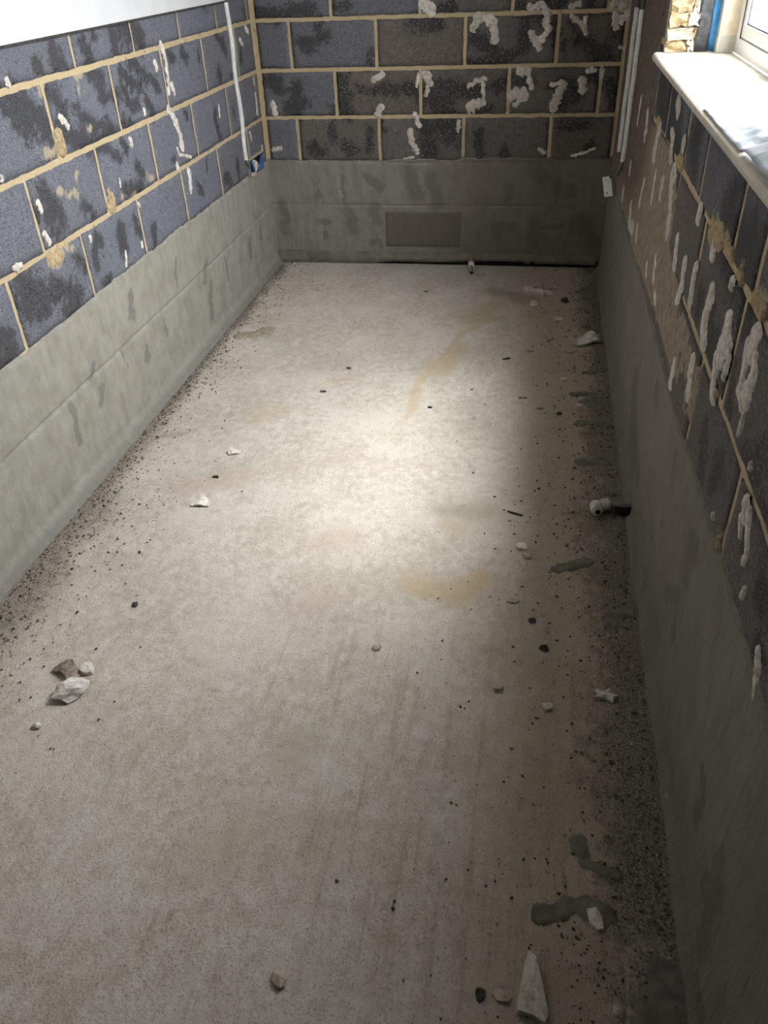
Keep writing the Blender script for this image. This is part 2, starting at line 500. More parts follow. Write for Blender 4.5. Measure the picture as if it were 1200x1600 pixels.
def mesh_obj(name, verts, faces, mat, parent=None, attrs=None, smooth=False, origin=None):
    v = np.asarray(verts, float)
    if origin is None: origin = (v.min(0) + v.max(0)) / 2
    origin = np.asarray(origin, float)
    me = bpy.data.meshes.new(name)
    me.from_pydata((v - origin).tolist(), [], [tuple(int(i) for i in f) for f in faces])
    if attrs:
        for k, val in attrs.items():
            a = me.attributes.new(k, 'FLOAT', 'POINT')
            a.data.foreach_set('value', np.asarray(val, np.float32))
    if smooth: me.polygons.foreach_set('use_smooth', [True] * len(me.polygons))
    me.materials.append(mat)
    o = bpy.data.objects.new(name, me); COL.objects.link(o)
    if parent is not None:
        o.parent = parent
        o.location = Vector(origin) - parent.location
    else:
        o.location = origin
    return o

def bm_obj(name, bm, mat, parent=None, smooth=False):
    bmesh.ops.recalc_face_normals(bm, faces=bm.faces)
    v = [tuple(x.co) for x in bm.verts]; bm.verts.index_update()
    f = [[x.index for x in p.verts] for p in bm.faces]; bm.free()
    return mesh_obj(name, v, f, mat, parent, smooth=smooth)

def add_box(bm, x0, x1, y0, y1, z0, z1, bev=0.0):
    r = bmesh.ops.create_cube(bm, size=1)
    for v in r['verts']:
        v.co = Vector(((x0 + x1) / 2 + v.co.x * (x1 - x0), (y0 + y1) / 2 + v.co.y * (y1 - y0), (z0 + z1) / 2 + v.co.z * (z1 - z0)))
    if bev:
        e = list({e for v in r['verts'] for e in v.link_edges})
        bmesh.ops.bevel(bm, geom=e, offset=bev, segments=2, profile=0.6, affect='EDGES')

def box(name, x0, x1, y0, y1, z0, z1, mat, parent=None, bev=0.0):
    bm = bmesh.new(); add_box(bm, x0, x1, y0, y1, z0, z1, bev)
    return bm_obj(name, bm, mat, parent)

def tube_vf(path, radii, n=14, cap=True):
    """swept tube; radii: one per path point"""
    P = [Vector(p) for p in path]; vs = []; fs = []
    up = None
    for i, p in enumerate(P):
        t = (P[min(i + 1, len(P) - 1)] - P[max(i - 1, 0)]).normalized()
        if up is None:
            up = Vector((0, 0, 1)) if abs(t.z) < 0.9 else Vector((1, 0, 0))
        a = t.cross(up).normalized(); b = a.cross(t).normalized(); up = b
        for k in range(n):
            th = 2 * math.pi * k / n
            vs.append(tuple(p + (a * math.cos(th) + b * math.sin(th)) * radii[i]))
    for i in range(len(P) - 1):
        for k in range(n):
            k2 = (k + 1) % n
            fs.append((i * n + k, i * n + k2, (i + 1) * n + k2, (i + 1) * n + k))
    if cap:
        fs.append(tuple(range(n - 1, -1, -1))); fs.append(tuple((len(P) - 1) * n + k for k in range(n)))
    return vs, fs

def tube(name, path, radii, mat, parent=None, n=14, cap=True, smooth=True):
    if not hasattr(radii, '__len__'): radii = [radii] * len(path)
    vs, fs = tube_vf(path, radii, n, cap)
    return mesh_obj(name, vs, fs, mat, parent, smooth=smooth)

def grid_faces(nu, nv):
    return [(j * nu + i, j * nu + i + 1, (j + 1) * nu + i + 1, (j + 1) * nu + i) for j in range(nv - 1) for i in range(nu - 1)]

# wall frames: along u, up v, out of the wall d
MAP = {'back': lambda u, v, d: np.stack([u, -d, v], -1),
       'left': lambda u, v, d: np.stack([d, -u, v], -1),
       'right': lambda u, v, d: np.stack([W - d, -u, v], -1),
       'floor': lambda u, v, d: np.stack([u, v, d], -1)}
def orient(side, faces):          # make faces point out of the wall
    return [f[::-1] for f in faces] if side in ('left',) else faces

# ------------------------------------------------------------------ material helper
class Mat:
    def __init__(self, name, rough=0.9, spec=0.3):
        self.m = bpy.data.materials.new(name); self.m.use_nodes = True
        self.t = self.m.node_tree; self.t.nodes.clear()
        self.out = self.t.nodes.new('ShaderNodeOutputMaterial')
        self.b = self.t.nodes.new('ShaderNodeBsdfPrincipled')
        self.t.links.new(self.b.outputs[0], self.out.inputs[0])
        self.b.inputs['Roughness'].default_value = rough
        self.b.inputs['Specular IOR Level'].default_value = spec
        g = self.t.nodes.new('ShaderNodeNewGeometry'); self.pos = g.outputs['Position']
    def put(self, s, v):
        if isinstance(v, bpy.types.NodeSocket): self.t.links.new(v, s)
        elif isinstance(v, (tuple, list)) and s.type == 'RGBA': s.default_value = (*v[:3], 1)
        else: s.default_value = v
    def attr(self, name):
        n = self.t.nodes.new('ShaderNodeAttribute'); n.attribute_name = name; return n.outputs['Fac']
    def scale(self, vec, s):
        n = self.t.nodes.new('ShaderNodeVectorMath'); n.operation = 'MULTIPLY'
        self.put(n.inputs[0], vec); n.inputs[1].default_value = s; return n.outputs[0]
    def noise(self, scale, detail=4, rough=0.6, vec=None, dist=0.0):
        n = self.t.nodes.new('ShaderNodeTexNoise'); self.put(n.inputs['Vector'], vec or self.pos)
        n.inputs['Scale'].default_value = scale; n.inputs['Detail'].default_value = detail
        n.inputs['Roughness'].default_value = rough; n.inputs['Distortion'].default_value = dist
        return n.outputs['Fac']
    def vor(self, scale, feature='F1', vec=None, out='Distance', rnd=1.0):
        n = self.t.nodes.new('ShaderNodeTexVoronoi'); n.feature = feature; self.put(n.inputs['Vector'], vec or self.pos)
        n.inputs['Scale'].default_value = scale; n.inputs['Randomness'].default_value = rnd
        return n.outputs[out]
    def math(self, op, a, b=0.0, c=None, clamp=False):
        n = self.t.nodes.new('ShaderNodeMath'); n.operation = op; n.use_clamp = clamp
        self.put(n.inputs[0], a); self.put(n.inputs[1], b)
        if c is not None: self.put(n.inputs[2], c)
        return n.outputs[0]
    def step(self, v, lo, hi, a=0.0, b=1.0):
        n = self.t.nodes.new('ShaderNodeMapRange'); n.interpolation_type = 'SMOOTHSTEP'
        self.put(n.inputs['Value'], v); n.inputs['From Min'].default_value = lo; n.inputs['From Max'].default_value = hi
        n.inputs['To Min'].default_value = a; n.inputs['To Max'].default_value = b
        return n.outputs['Result']
    def mix(self, f, a, b, blend='MIX'):
        n = self.t.nodes.new('ShaderNodeMix'); n.data_type = 'RGBA'; n.blend_type = blend
        self.put(n.inputs[0], f); self.put(n.inputs[6], a); self.put(n.inputs[7], b); return n.outputs[2]
    def mask(self, attr, amount=0.8, scale=45.0, soft=0.12, lvl=0.5, vec=None, nz=None):
        """ragged-edged mask from a soft attribute"""
        nz = nz or self.noise(scale, 2, 0.65, vec)
        v = self.math('MULTIPLY_ADD', self.math('SUBTRACT', nz, 0.5), amount, self.attr(attr) if isinstance(attr, str) else attr)
        return self.step(v, lvl - soft, lvl + soft)
    def bump(self, h, dist, strength=1.0, normal=None):
        n = self.t.nodes.new('ShaderNodeBump'); n.inputs['Strength'].default_value = strength
        n.inputs['Distance'].default_value = dist; self.put(n.inputs['Height'], h)
        if normal is not None: self.put(n.inputs['Normal'], normal)
        return n.outputs[0]
    def color(self, c): self.put(self.b.inputs['Base Color'], c); return self
    def normal(self, n): self.put(self.b.inputs['Normal'], n); return self
    def rough(self, r): self.put(self.b.inputs['Roughness'], r); return self

def plain(name, col, rough=0.6, spec=0.4, var=0.08, scale=60, bump=0.0003):
    M = Mat(name, rough, spec)
    n = M.noise(scale, 1)
    dk = tuple(c * (1 - 2.2 * var) for c in col); lt = tuple(min(1, c * (1 + var)) for c in col)
    M.color(M.mix(M.step(n, 0.3, 0.7), dk, lt)).normal(M.bump(n, bump))
    return M.m

# --- blocks: coarse concrete blockwork, bluish or brown, black residue, sandy mortar smears
def block_mat():
    M = Mat('blockwork', 0.93, 0.25)
    tone = M.attr('tone')
    fine = M.noise(240, 2, 0.7); med = M.noise(48, 3, 0.7)
    blue = M.mix(M.step(fine, 0.35, 0.68), (0.085, 0.092, 0.113), (0.245, 0.262, 0.312))
    brown = M.mix(M.step(fine, 0.32, 0.7), (0.085, 0.072, 0.062), (0.215, 0.186, 0.160))
    c = M.mix(tone, blue, brown)
    c = M.mix(M.step(med, 0.40, 0.75, 0.0, 0.45), c, M.mix(0.5, c, (0.34, 0.33, 0.32)))
    c = M.mix(M.step(med, 0.25, 0.42, 0.45, 0.0), c, (0.035, 0.035, 0.037))
    gr = M.math('MULTIPLY_ADD', fine, 0.30, M.math('MULTIPLY', med, 0.70))
    dm = M.mask('dark', 2.3, nz=gr, soft=0.12, lvl=0.55)
    dcol = M.mix(M.step(fine, 0.40, 0.62), (0.012, 0.012, 0.013), (0.085, 0.080, 0.080))
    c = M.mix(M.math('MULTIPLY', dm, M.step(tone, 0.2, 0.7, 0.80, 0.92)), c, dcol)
    fl = M.math('MULTIPLY', M.step(M.vor(105), 0.16, 0.32, 1.0, 0.0), M.step(fine, 0.47, 0.55))
    fl = M.math('MULTIPLY', M.math('MULTIPLY', fl, M.attr('fleck')), dm)
    c = M.mix(fl, c, (0.58, 0.55, 0.50))
    sm = M.mask('sand', 1.0, nz=med, soft=0.16)
    c = M.mix(M.math('MULTIPLY', sm, 0.85), c, M.mix(fine, (0.33, 0.27, 0.18), (0.60, 0.51, 0.36)))
    dust = M.mask('dust', 0.8, nz=med, soft=0.2, lvl=0.55)
    c = M.mix(M.math('MULTIPLY', dust, 0.75), c, M.mix(fine, (0.20, 0.165, 0.125), (0.36, 0.30, 0.235)))
    M.color(c).normal(M.bump(M.math('ADD', M.math('MULTIPLY', fine, 0.7), med), 0.0045))
    M.rough(M.step(dm, 0, 1, 0.95, 0.65))
    return M.m

def mortar_mat():
    M = Mat('sandy_mortar', 0.95, 0.2)
    f = M.noise(220, 2, 0.7); b = M.noise(24, 3, 0.6)
    c = M.mix(f, (0.44, 0.335, 0.19), (0.72, 0.585, 0.375))
    c = M.mix(M.step(b, 0.5, 0.75, 0, 0.5), c, (0.66, 0.58, 0.44))
    c = M.mix(M.step(b, 0.26, 0.40, 0.65, 0), c, (0.15, 0.12, 0.085))
    M.color(c).normal(M.bump(M.math('ADD', f, b), 0.004))
    return M.m

def tank_mat():
    M = Mat('tanking_slurry', 0.88, 0.3)
    m = M.noise(13, 4, 0.68); v = M.noise(10, 3, 0.6, M.scale(M.pos, (3.0, 3.0, 0.6)))
    f = M.noise(200, 1, 0.7)
    c = M.mix(M.step(m, 0.3, 0.72), (0.262, 0.246, 0.207), (0.350, 0.333, 0.288))
    c = M.mix(M.step(v, 0.42, 0.75, 0, 0.40), c, (0.405, 0.388, 0.345))
    c = M.mix(M.step(v, 0.25, 0.42, 0.40, 0), c, (0.20, 0.195, 0.165))
    c = M.mix(M.math('MULTIPLY', f, 0.22), c, (0.20, 0.195, 0.165))
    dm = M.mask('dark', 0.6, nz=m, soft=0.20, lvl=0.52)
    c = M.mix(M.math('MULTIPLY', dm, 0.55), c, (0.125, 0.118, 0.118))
    c = M.mix(M.math('MULTIPLY', M.attr('umber'), 0.75), c, (0.118, 0.101, 0.072))  # darker brown mixed in on the end and right coats
    p = M.math('MULTIPLY', M.step(M.vor(46), 0.03, 0.12, 1.0, 0.0), M.step(m, 0.5, 0.6))
    c = M.mix(M.math('MULTIPLY', p, 0.7), c, (0.07, 0.07, 0.06))
    M.color(c).normal(M.bump(M.math('ADD', M.math('MULTIPLY', f, 0.2), M.math('ADD', m, v)), 0.006))
    return M.m

def floor_mat():
    M = Mat('screed', 0.9, 0.28)
    st2 = M.scale(M.pos, (1.0, 0.38, 1.0))
    f = M.noise(190, 2, 0.75); m = M.noise(34, 4, 0.75, M.scale(M.pos, (1.0, 0.8, 1.0))); b = M.noise(3.4, 4, 0.62); s = M.math('ADD', 0.48, M.math('MULTIPLY', M.math('SUBTRACT', M.noise(40, 2, 0.6, M.scale(M.pos, (1.0, 0.05, 1.0))), 0.48), M.attr('ridge')))
    c = M.mix(M.step(m, 0.30, 0.70), (0.432, 0.384, 0.315), (0.622, 0.580, 0.512))
    c = M.mix(M.step(b, 0.45, 0.66, 0.0, 0.55), c, (0.63, 0.585, 0.515))
    c = M.mix(M.step(b, 0.34, 0.50, 0.45, 0.0), c, (0.455, 0.395, 0.315))
    c = M.mix(M.step(s, 0.52, 0.70, 0, 0.50), c, (0.35, 0.29, 0.22))
    c = M.mix(M.step(s, 0.30, 0.44, 0.30, 0), c, (0.66, 0.61, 0.53))
    w = M.noise(11, 4, 0.8, M.scale(M.pos, (1.0, 0.6, 1.0)))
    c = M.mix(M.step(w, 0.54, 0.64, 0, 0.40), c, (0.69, 0.65, 0.59))
    c = M.mix(M.step(w, 0.33, 0.44, 0.45, 0), c, (0.36, 0.305, 0.24))
    c = M.mix(M.step(f, 0.30, 0.46, 0.70, 0.0), c, (0.22, 0.18, 0.135))
    c = M.mix(M.step(f, 0.56, 0.70, 0.0, 0.5), c, (0.73, 0.69, 0.62))
    c = M.mix(M.math('MULTIPLY', M.mask('yel', 0.8, nz=m, soft=0.3, lvl=0.55), 0.62), c, (0.47, 0.36, 0.21))
    c = M.mix(M.math('MULTIPLY', M.mask('pink', 0.9, nz=m, soft=0.3, lvl=0.58), 0.40), c, (0.48, 0.36, 0.29))
    c = M.mix(M.math('MULTIPLY', M.mask('grey', 0.7, nz=m, soft=0.22, lvl=0.52), 0.60), c, (0.285, 0.245, 0.170))
    c = M.mix(M.math('MULTIPLY', M.mask('shade_warm', 0.5, nz=b, soft=0.3, lvl=0.5), 0.45), c, (0.41, 0.32, 0.215))
    g = M.attr('grit')
    vo = M.step(M.vor(120, vec=st2), 0.05, 0.26, 1.0, 0.0)
    sp = M.math('MULTIPLY', vo, M.step(M.math('ADD', m, M.math('MULTIPLY', g, 0.42)), 0.66, 0.80))
    c = M.mix(M.math('MULTIPLY', sp, 0.85), c, (0.060, 0.052, 0.042))
    gm = M.mask('grit', 1.0, nz=m, soft=0.20, lvl=0.66)
    gc = M.mix(M.step(f, 0.38, 0.62), (0.045, 0.040, 0.033), (0.29, 0.25, 0.195))
    c = M.mix(M.math('MULTIPLY', gm, 0.80), c, gc)
    c = M.mix(M.math('MULTIPLY', M.mask('slurry', 0.5, nz=m, soft=0.15), 0.7), c, (0.27, 0.265, 0.23))
    M.color(c).normal(M.bump(M.math('ADD', M.math('MULTIPLY', f, 0.5), M.math('ADD', m, M.math('MULTIPLY', s, 0.6))), 0.0038))
    return M.m

def dab_mat(name, lo, hi):
    M = Mat(name, 0.85, 0.3)
    m = M.noise(70, 3, 0.7)
    c = M.mix(M.step(m, 0.35, 0.65), lo, hi)
    c = M.mix(M.step(m, 0.28, 0.38, 0.8, 0), c, tuple(x * 0.35 for x in lo))
    M.color(c).normal(M.bump(m, 0.0025))
    return M.m

def skim_mat():
    M = Mat('beige_skim', 0.95, 0.2)
    f = M.noise(230, 2, 0.7); m = M.noise(38, 4, 0.75, M.scale(M.pos, (1, 1.2, 0.8)))
    c = M.mix(M.step(m, 0.32, 0.68), (0.265, 0.212, 0.155), (0.455, 0.385, 0.300))
    d = M.mix(M.step(m, 0.32, 0.68), (0.105, 0.085, 0.066), (0.25, 0.205, 0.165))
    c = M.mix(M.mask('brown', 0.7, nz=m, soft=0.25), c, d)
    c = M.mix(M.step(m, 0.30, 0.42, 0.75, 0), c, (0.05, 0.042, 0.034))
    c = M.mix(M.math('MULTIPLY', f, 0.3), c, (0.16, 0.12, 0.08))
    M.color(c).normal(M.bump(M.math('ADD', M.math('MULTIPLY', f, 0.5), m), 0.007))
    return M.m

def glass_mat():
    m = bpy.data.materials.new('window_glass'); m.use_nodes = True; t = m.node_tree; t.nodes.clear()
    o = t.nodes.new('ShaderNodeOutputMaterial'); a = t.nodes.new('ShaderNodeBsdfTransparent'); g = t.nodes.new('ShaderNodeBsdfGlossy')
    a.inputs[0].default_value = (0.96, 0.957, 0.955, 1); g.inputs['Roughness'].default_value = 0.02
    # Schlick reflectance, the same from both faces
    ge = t.nodes.new('ShaderNodeNewGeometry'); dt = t.nodes.new('ShaderNodeVectorMath'); dt.operation = 'DOT_PRODUCT'
    t.links.new(ge.outputs['Incoming'], dt.inputs[0]); t.links.new(ge.outputs['Normal'], dt.inputs[1])
    ab = t.nodes.new('ShaderNodeMath'); ab.operation = 'ABSOLUTE'; t.links.new(dt.outputs['Value'], ab.inputs[0])
    om = t.nodes.new('ShaderNodeMath'); om.operation = 'SUBTRACT'; om.inputs[0].default_value = 1.0; t.links.new(ab.outputs[0], om.inputs[1])
    pw = t.nodes.new('ShaderNodeMath'); pw.operation = 'POWER'; pw.inputs[1].default_value = 5.0; t.links.new(om.outputs[0], pw.inputs[0])
    fr = t.nodes.new('ShaderNodeMath'); fr.operation = 'MULTIPLY_ADD'; fr.inputs[1].default_value = 0.96; fr.inputs[2].default_value = 0.04
    t.links.new(pw.outputs[0], fr.inputs[0])
    mx = t.nodes.new('ShaderNodeMixShader'); t.links.new(fr.outputs[0], mx.inputs[0])
    t.links.new(a.outputs[0], mx.inputs[1]); t.links.new(g.outputs[0], mx.inputs[2]); t.links.new(mx.outputs[0], o.inputs[0])
    return m

M_BLOCK = block_mat(); M_MORTAR = mortar_mat(); M_TANK = tank_mat(); M_FLOOR = floor_mat(); M_SKIM = skim_mat()
M_DAB = dab_mat('plaster_dab', (0.52, 0.47, 0.41), (0.78, 0.73, 0.66))
M_DABGREY = dab_mat('plaster_dab_warm', (0.46, 0.42, 0.37), (0.66, 0.62, 0.56))
M_SAND = dab_mat('mortar_lump', (0.33, 0.245, 0.14), (0.52, 0.40, 0.24))
M_CHIP = dab_mat('plaster_chip', (0.60, 0.55, 0.49), (0.80, 0.76, 0.70))
M_CHIPB = dab_mat('plaster_chip_dusty', (0.40, 0.35, 0.28), (0.58, 0.52, 0.44))
M_CHIPBR = dab_mat('brown_chip', (0.20, 0.15, 0.12), (0.42, 0.34, 0.28))
M_STONE = dab_mat('dark_stone', (0.030, 0.028, 0.025), (0.085, 0.078, 0.068))
M_GRIT = dab_mat('dark_grit', (0.06, 0.053, 0.044), (0.15, 0.132, 0.108))
M_SLURRY = plain('slurry_smear', (0.195, 0.180, 0.150), 0.75, 0.35, 0.12, 40, 0.001)
M_WHITE = plain('grey_plasterboard', (0.40, 0.385, 0.36), 0.8, 0.3, 0.02, 30)
M_BOARD = plain('white_wall_paint', (0.70, 0.705, 0.72), 0.6, 0.3, 0.015, 12)
M_EDGE = plain('board_edge', (0.07, 0.065, 0.06), 0.9, 0.2, 0.2, 90)
M_UPVC = plain('white_upvc', (0.80, 0.81, 0.82), 0.3, 0.5, 0.015, 20, 0.0)
M_COND = plain('white_conduit', (0.78, 0.77, 0.73), 0.4, 0.5, 0.06, 40, 0.0002)
M_CREAM = plain('cream_trim', (0.66, 0.585, 0.45), 0.7, 0.3, 0.05, 40)
M_SILL = plain('cream_sill', (0.72, 0.675, 0.575), 0.35, 0.5, 0.04, 25, 0.0002)
M_BLACK = plain('black_membrane', (0.045, 0.05, 0.055), 0.45, 0.5, 0.25, 50, 0.002)
M_BLUE = plain('blue_film', (0.045, 0.30, 0.68), 0.45, 0.4, 0.12, 40, 0.001)
M_BLUEW = plain('blue_cable', (0.04, 0.12, 0.30), 0.45, 0.5, 0.1, 80, 0.0002)
M_GASKET = plain('grey_gasket', (0.10, 0.10, 0.11), 0.6, 0.3, 0.1)
M_COPPER = plain('copper_pipe', (0.33, 0.18, 0.11), 0.5, 0.5, 0.25, 90)
M_PIPEW = plain('white_plastic_fitting', (0.66, 0.63, 0.55), 0.45, 0.5, 0.10, 60)
M_PIPEG = plain('grey_pipe', (0.20, 0.19, 0.17), 0.5, 0.5, 0.2, 60)
M_DARK = plain('dark_foam_and_shade', (0.018, 0.017, 0.016), 0.9, 0.2, 0.2)  # foam lagging; also black painted in for hollows and the shaded membrane gap
M_STEEL = plain('galvanised_steel', (0.22, 0.225, 0.23), 0.45, 0.6, 0.2, 60)
M_MEMB = plain('folded_membrane', (0.175, 0.163, 0.125), 0.6, 0.4, 0.10, 18, 0.0012)
M_GLASS = glass_mat()
M_GROUND = plain('pale_paving', (0.42, 0.41, 0.39), 0.9, 0.2, 0.1, 5)
M_RENDER = plain('pale_render', (0.62, 0.58, 0.50), 0.9, 0.2, 0.05, 6)
def sheet_mat():
    M = Mat('protective_film', 0.28, 0.5)
    n = M.noise(14, 3)
    M.color(M.mix(n, (0.42, 0.50, 0.60), (0.66, 0.72, 0.78))).normal(M.bump(n, 0.004))
    return M.m
M_SHEET = sheet_mat()

# ------------------------------------------------------------------ room shell
JOINTS = [0.1005 + 0.225 * k for k in range(13)] + [ZC]  # bed joints 0.1005 ... 2.8005
wall_back = box('wall_back', -0.12, W + 0.30, 0.0, 0.12, -0.12, ZC, M_MORTAR)
tag(wall_back, 'end wall of dark and brown concrete blocks with white dabs of adhesive', 'wall', kind='structure')
wall_left = box('wall_left', -0.12, 0.0, YN, 0.0, -0.12, ZC, M_MORTAR)
tag(wall_left, 'bluish grey concrete block wall with sandy mortar on the left', 'wall', kind='structure')
bm = bmesh.new()
TX = W + 0.26
add_box(bm, W, TX, WY1, WY0, -0.12, 1.168)                # below the sill
add_box(bm, W, TX, WY0 + 0.012, 0.0, -0.12, ZC)           # far side
add_box(bm, W, TX, YN, WY1, -0.12, ZC)                    # near side
add_box(bm, W, TX, WY1, WY0 + 0.012, WZ1 + 0.01, ZC)      # lintel
wall_right = bm_obj('wall_right', bm, M_MORTAR)
tag(wall_right, 'shaded brown block wall under the window with white adhesive streaks', 'wall', kind='structure')
wall_near = box('wall_near', -0.12, W + 0.30, YN - 0.1, YN, -0.12, ZC, plain('bare_grey_wall', (0.16, 0.155, 0.15), 0.9, 0.2, 0.2, 20, 0.002))
tag(wall_near, 'bare grey wall behind the viewer', 'wall', kind='structure')
ceiling = box('ceiling', -0.12, W + 0.30, YN - 0.1, 0.12, ZC, ZC + 0.1, M_WHITE)
tag(ceiling, 'plain white ceiling above the room', 'ceiling', kind='structure')

# floor: one screed slab, marks as attributes
nx, ny = 158, 430
X, Y = np.meshgrid(np.linspace(0.0, W, nx), np.linspace(-4.9, 0.0, ny))
x = X.ravel(); y = Y.ravel()
z = 0.004 * (fbm(x * 2.2, y * 1.4, 5) - 0.5) + 0.0018 * (fbm(x * 25, y * 5, 9, 3) - 0.5) + 0.0012 * (vnoise(x * 60, y * 40, 3) - 0.5)
near = np.clip((-2.6 - y) / 1.2, 0, 1) * np.clip((x - 1.2) / 0.2, 0, 1)
z += 0.0030 * near * np.sin(x * 2 * math.pi / 0.034 + 2 * vnoise(x * 3, y * 1.5, 4))      # trowel ridges
dl = x + 0.09 * (fbm(x * 6, y * 5, 21) - 0.5); dr = (W - x) + 0.16 * (fbm(x * 6, y * 5, 22) - 0.5)
grit = np.clip(1.15 - dl / (0.18 + 0.14 * np.clip((-1.6 - y) / 1.4, 0, 1)), 0, 1) * 0.95
grit = np.maximum(grit, np.clip(1.1 - dr / (0.27 + 0.10 * np.clip((-1.5 - y) / 1.5, 0, 1)), 0, 1))
grit = np.maximum(grit, np.clip(0.75 + y / 0.09, 0, 1))
grit = np.maximum(grit, 0.55 * field([([(0.10, -3.25), (0.22, -3.5)], 0.12), ([(1.62, -2.95), (1.60, -3.25)], 0.10), ([(1.70, -2.95), (1.78, -3.4)], 0.12)], x, y))
shade_warm = np.clip((x - 1.28) / 0.35, 0, 1) * 0.9  # brown of the shaded strip below the window, painted into the screed colour
ridge = np.clip((-2.2 - y) / 1.0, 0, 1) * (0.55 + 0.45 * np.clip((x - 0.8) / 0.4, 0, 1))
slur = np.clip(1.0 - x / 0.06, 0, 1)
floor = mesh_obj('floor', np.stack([x, y, z], -1), grid_faces(nx, ny), M_FLOOR, None,
                 dict(grit=grit, yel=np.maximum(field(F_YEL[:5], x, y), 0.60 * field(F_YEL[5:], x, y)), pink=field(F_PINK, x, y), grey=np.maximum(field(F_GREY[:1], x, y), 0.66 * field(F_GREY[1:], x, y)), shade_warm=shade_warm, slurry=slur, ridge=ridge), True, origin=(0, 0, 0))
tag(floor, 'dusty beige concrete screed floor with stains and grit', 'floor', kind='structure')
slab = box('screed_slab', -0.12, W + 0.3, YN - 0.1, 0.12, -0.15, -0.010, M_FLOOR, floor)
near_f = box('near_screed', 0, W, YN, -4.9, -0.010, 0.001, M_FLOOR, floor)

# ------------------------------------------------------------------ blocks
def block(side, parent, u0, u1, v0, v1, tone, marks, rnd):
    j = 0.0090
    ju = 0.0125 if side == 'right' else 0.0085
    nu = max(4, int((u1 - u0) / 0.021)); nv = max(4, int((v1 - v0) / 0.021))
    U, V = np.meshgrid(np.linspace(u0 + ju, u1 - ju, nu), np.linspace(v0 + j, v1 - j, nv))
    sd = rnd.randint(0, 9999)
    rag = lambda a, b, s: 0.0065 * (fbm(a * 38, b * 38, sd + s, 2) - 0.45)
    top = np.zeros_like(U, bool); edge = np.zeros_like(U)
    edge[0, :] = edge[-1, :] = 1; edge[:, 0] = edge[:, -1] = 1
    U2, V2 = U.copy(), V.copy()
    V2[0, :] += rag(U[0], V[0], 1); V2[-1, :] -= rag(U[-1], V[-1], 2)
    U2[:, 0] += rag(U[:, 0], V[:, 0], 3); U2[:, -1] -= rag(U[:, -1], V[:, -1], 4)
    base = 0.0042 + rnd.uniform(-0.0012, 0.0016)
    D = base + 0.0030 * (fbm(U * 30, V * 30, sd, 3) - 0.5) + 0.002 * (fbm(U * 7, V * 7, sd + 5, 2) - 0.5)
    D = D - edge * 0.0018
    P = MAP[side](U2.ravel(), V2.ravel(), D.ravel())
    faces = grid_faces(nu, nv)
    ring = [i for i in range(nu)] + [k * nu + nu - 1 for k in range(1, nv)] + [(nv - 1) * nu + i for i in range(nu - 2, -1, -1)] + [k * nu for k in range(nv - 2, 0, -1)]
    n0 = nu * nv
    uu, vv = U2.ravel()[ring], V2.ravel()[ring]
    P = np.concatenate([P, MAP[side](uu, vv, np.full(len(ring), -0.004))])
    L = len(ring)
    for k in range(L):
        faces.append((ring[k], n0 + k, n0 + (k + 1) % L, ring[(k + 1) % L]))
    au = np.concatenate([U2.ravel(), uu]); av = np.concatenate([V2.ravel(), vv])
    at = {k: f(au, av) for k, f in marks.items()}
    at['tone'] = np.full(len(au), tone)
    return mesh_obj('block', P, orient(side, faces), M_BLOCK, parent, at, True)

def lay(side, parent, perps, v0, v1, tone, marks, rnd):
    for a, b in zip(perps[:-1], perps[1:]):
        t = tone((a + b) / 2, (v0 + v1) / 2) if callable(tone) else tone
        block(side, parent, a, b, v0, v1, t, marks, rnd)

def run(lo, hi, first, step=0.45):
    p = [lo]; q = first
    while q < lo + 0.05: q += step
    while q < hi - 0.05:
        p.append(q); q += step
    return p + [hi]

rnd = random.Random(4)
zero = lambda u, v: np.zeros_like(u)
# back wall
bmk = dict(dark=lambda u, v: np.maximum(field(BACK_DARK, u, v), 0.40 * (u < 0.5) * fbm(u * 6, v * 6, 9)), fleck=lambda u, v: np.clip((u - 0.25) / 0.2, 0, 1), sand=zero, dust=zero)
def back_tone(u, v):
    lim = {3: 0.58, 2: 0.40, 4: 0.62, 1: 0.2}
    k = int(round((v - 0.663) / 0.225)) + 1
    lim_u = {1: 0.21, 2: 0.42, 3: 0.65, 4: 0.85}.get(k, 0.6)
    return 0.32 if u < lim_u else rnd.uniform(0.82, 1.0)
for k in range(2, 12):
    off = 0.1948 if k % 2 == 0 else 0.1948 + 0.225
    lay('back', wall_back, run(0.016, W - 0.014, off), JOINTS[k], JOINTS[k + 1], back_tone, bmk, rnd)
# left wall
lmk = dict(dark=lambda u, v: np.maximum(field(LEFT_DARK, u, v, 0.85), 0.34 * (fbm(u * 5, v * 5, 77) > 0.62)), fleck=lambda u, v: np.full_like(u, 0.10),
           sand=lambda u, v: field(LEFT_SAND, u, v, 0.7), dust=zero)
for k in range(2, 6):
    off = 0.5163 if k % 2 == 1 else 0.5163 + 0.225
    off -= 0.45
    lay('left', wall_left, run(0.014, -YN, off), JOINTS[k], JOINTS[k + 1], lambda u, v: rnd.uniform(0.0, 0.10) + (0.25 if u < 0.7 else 0), lmk, rnd)
for k in range(6, 12):
    lay('left', wall_left, [0.014, 0.29 if k % 2 else 0.07, 0.43] if k % 2 else [0.014, 0.43], JOINTS[k], JOINTS[k + 1], 0.3, lmk, rnd)
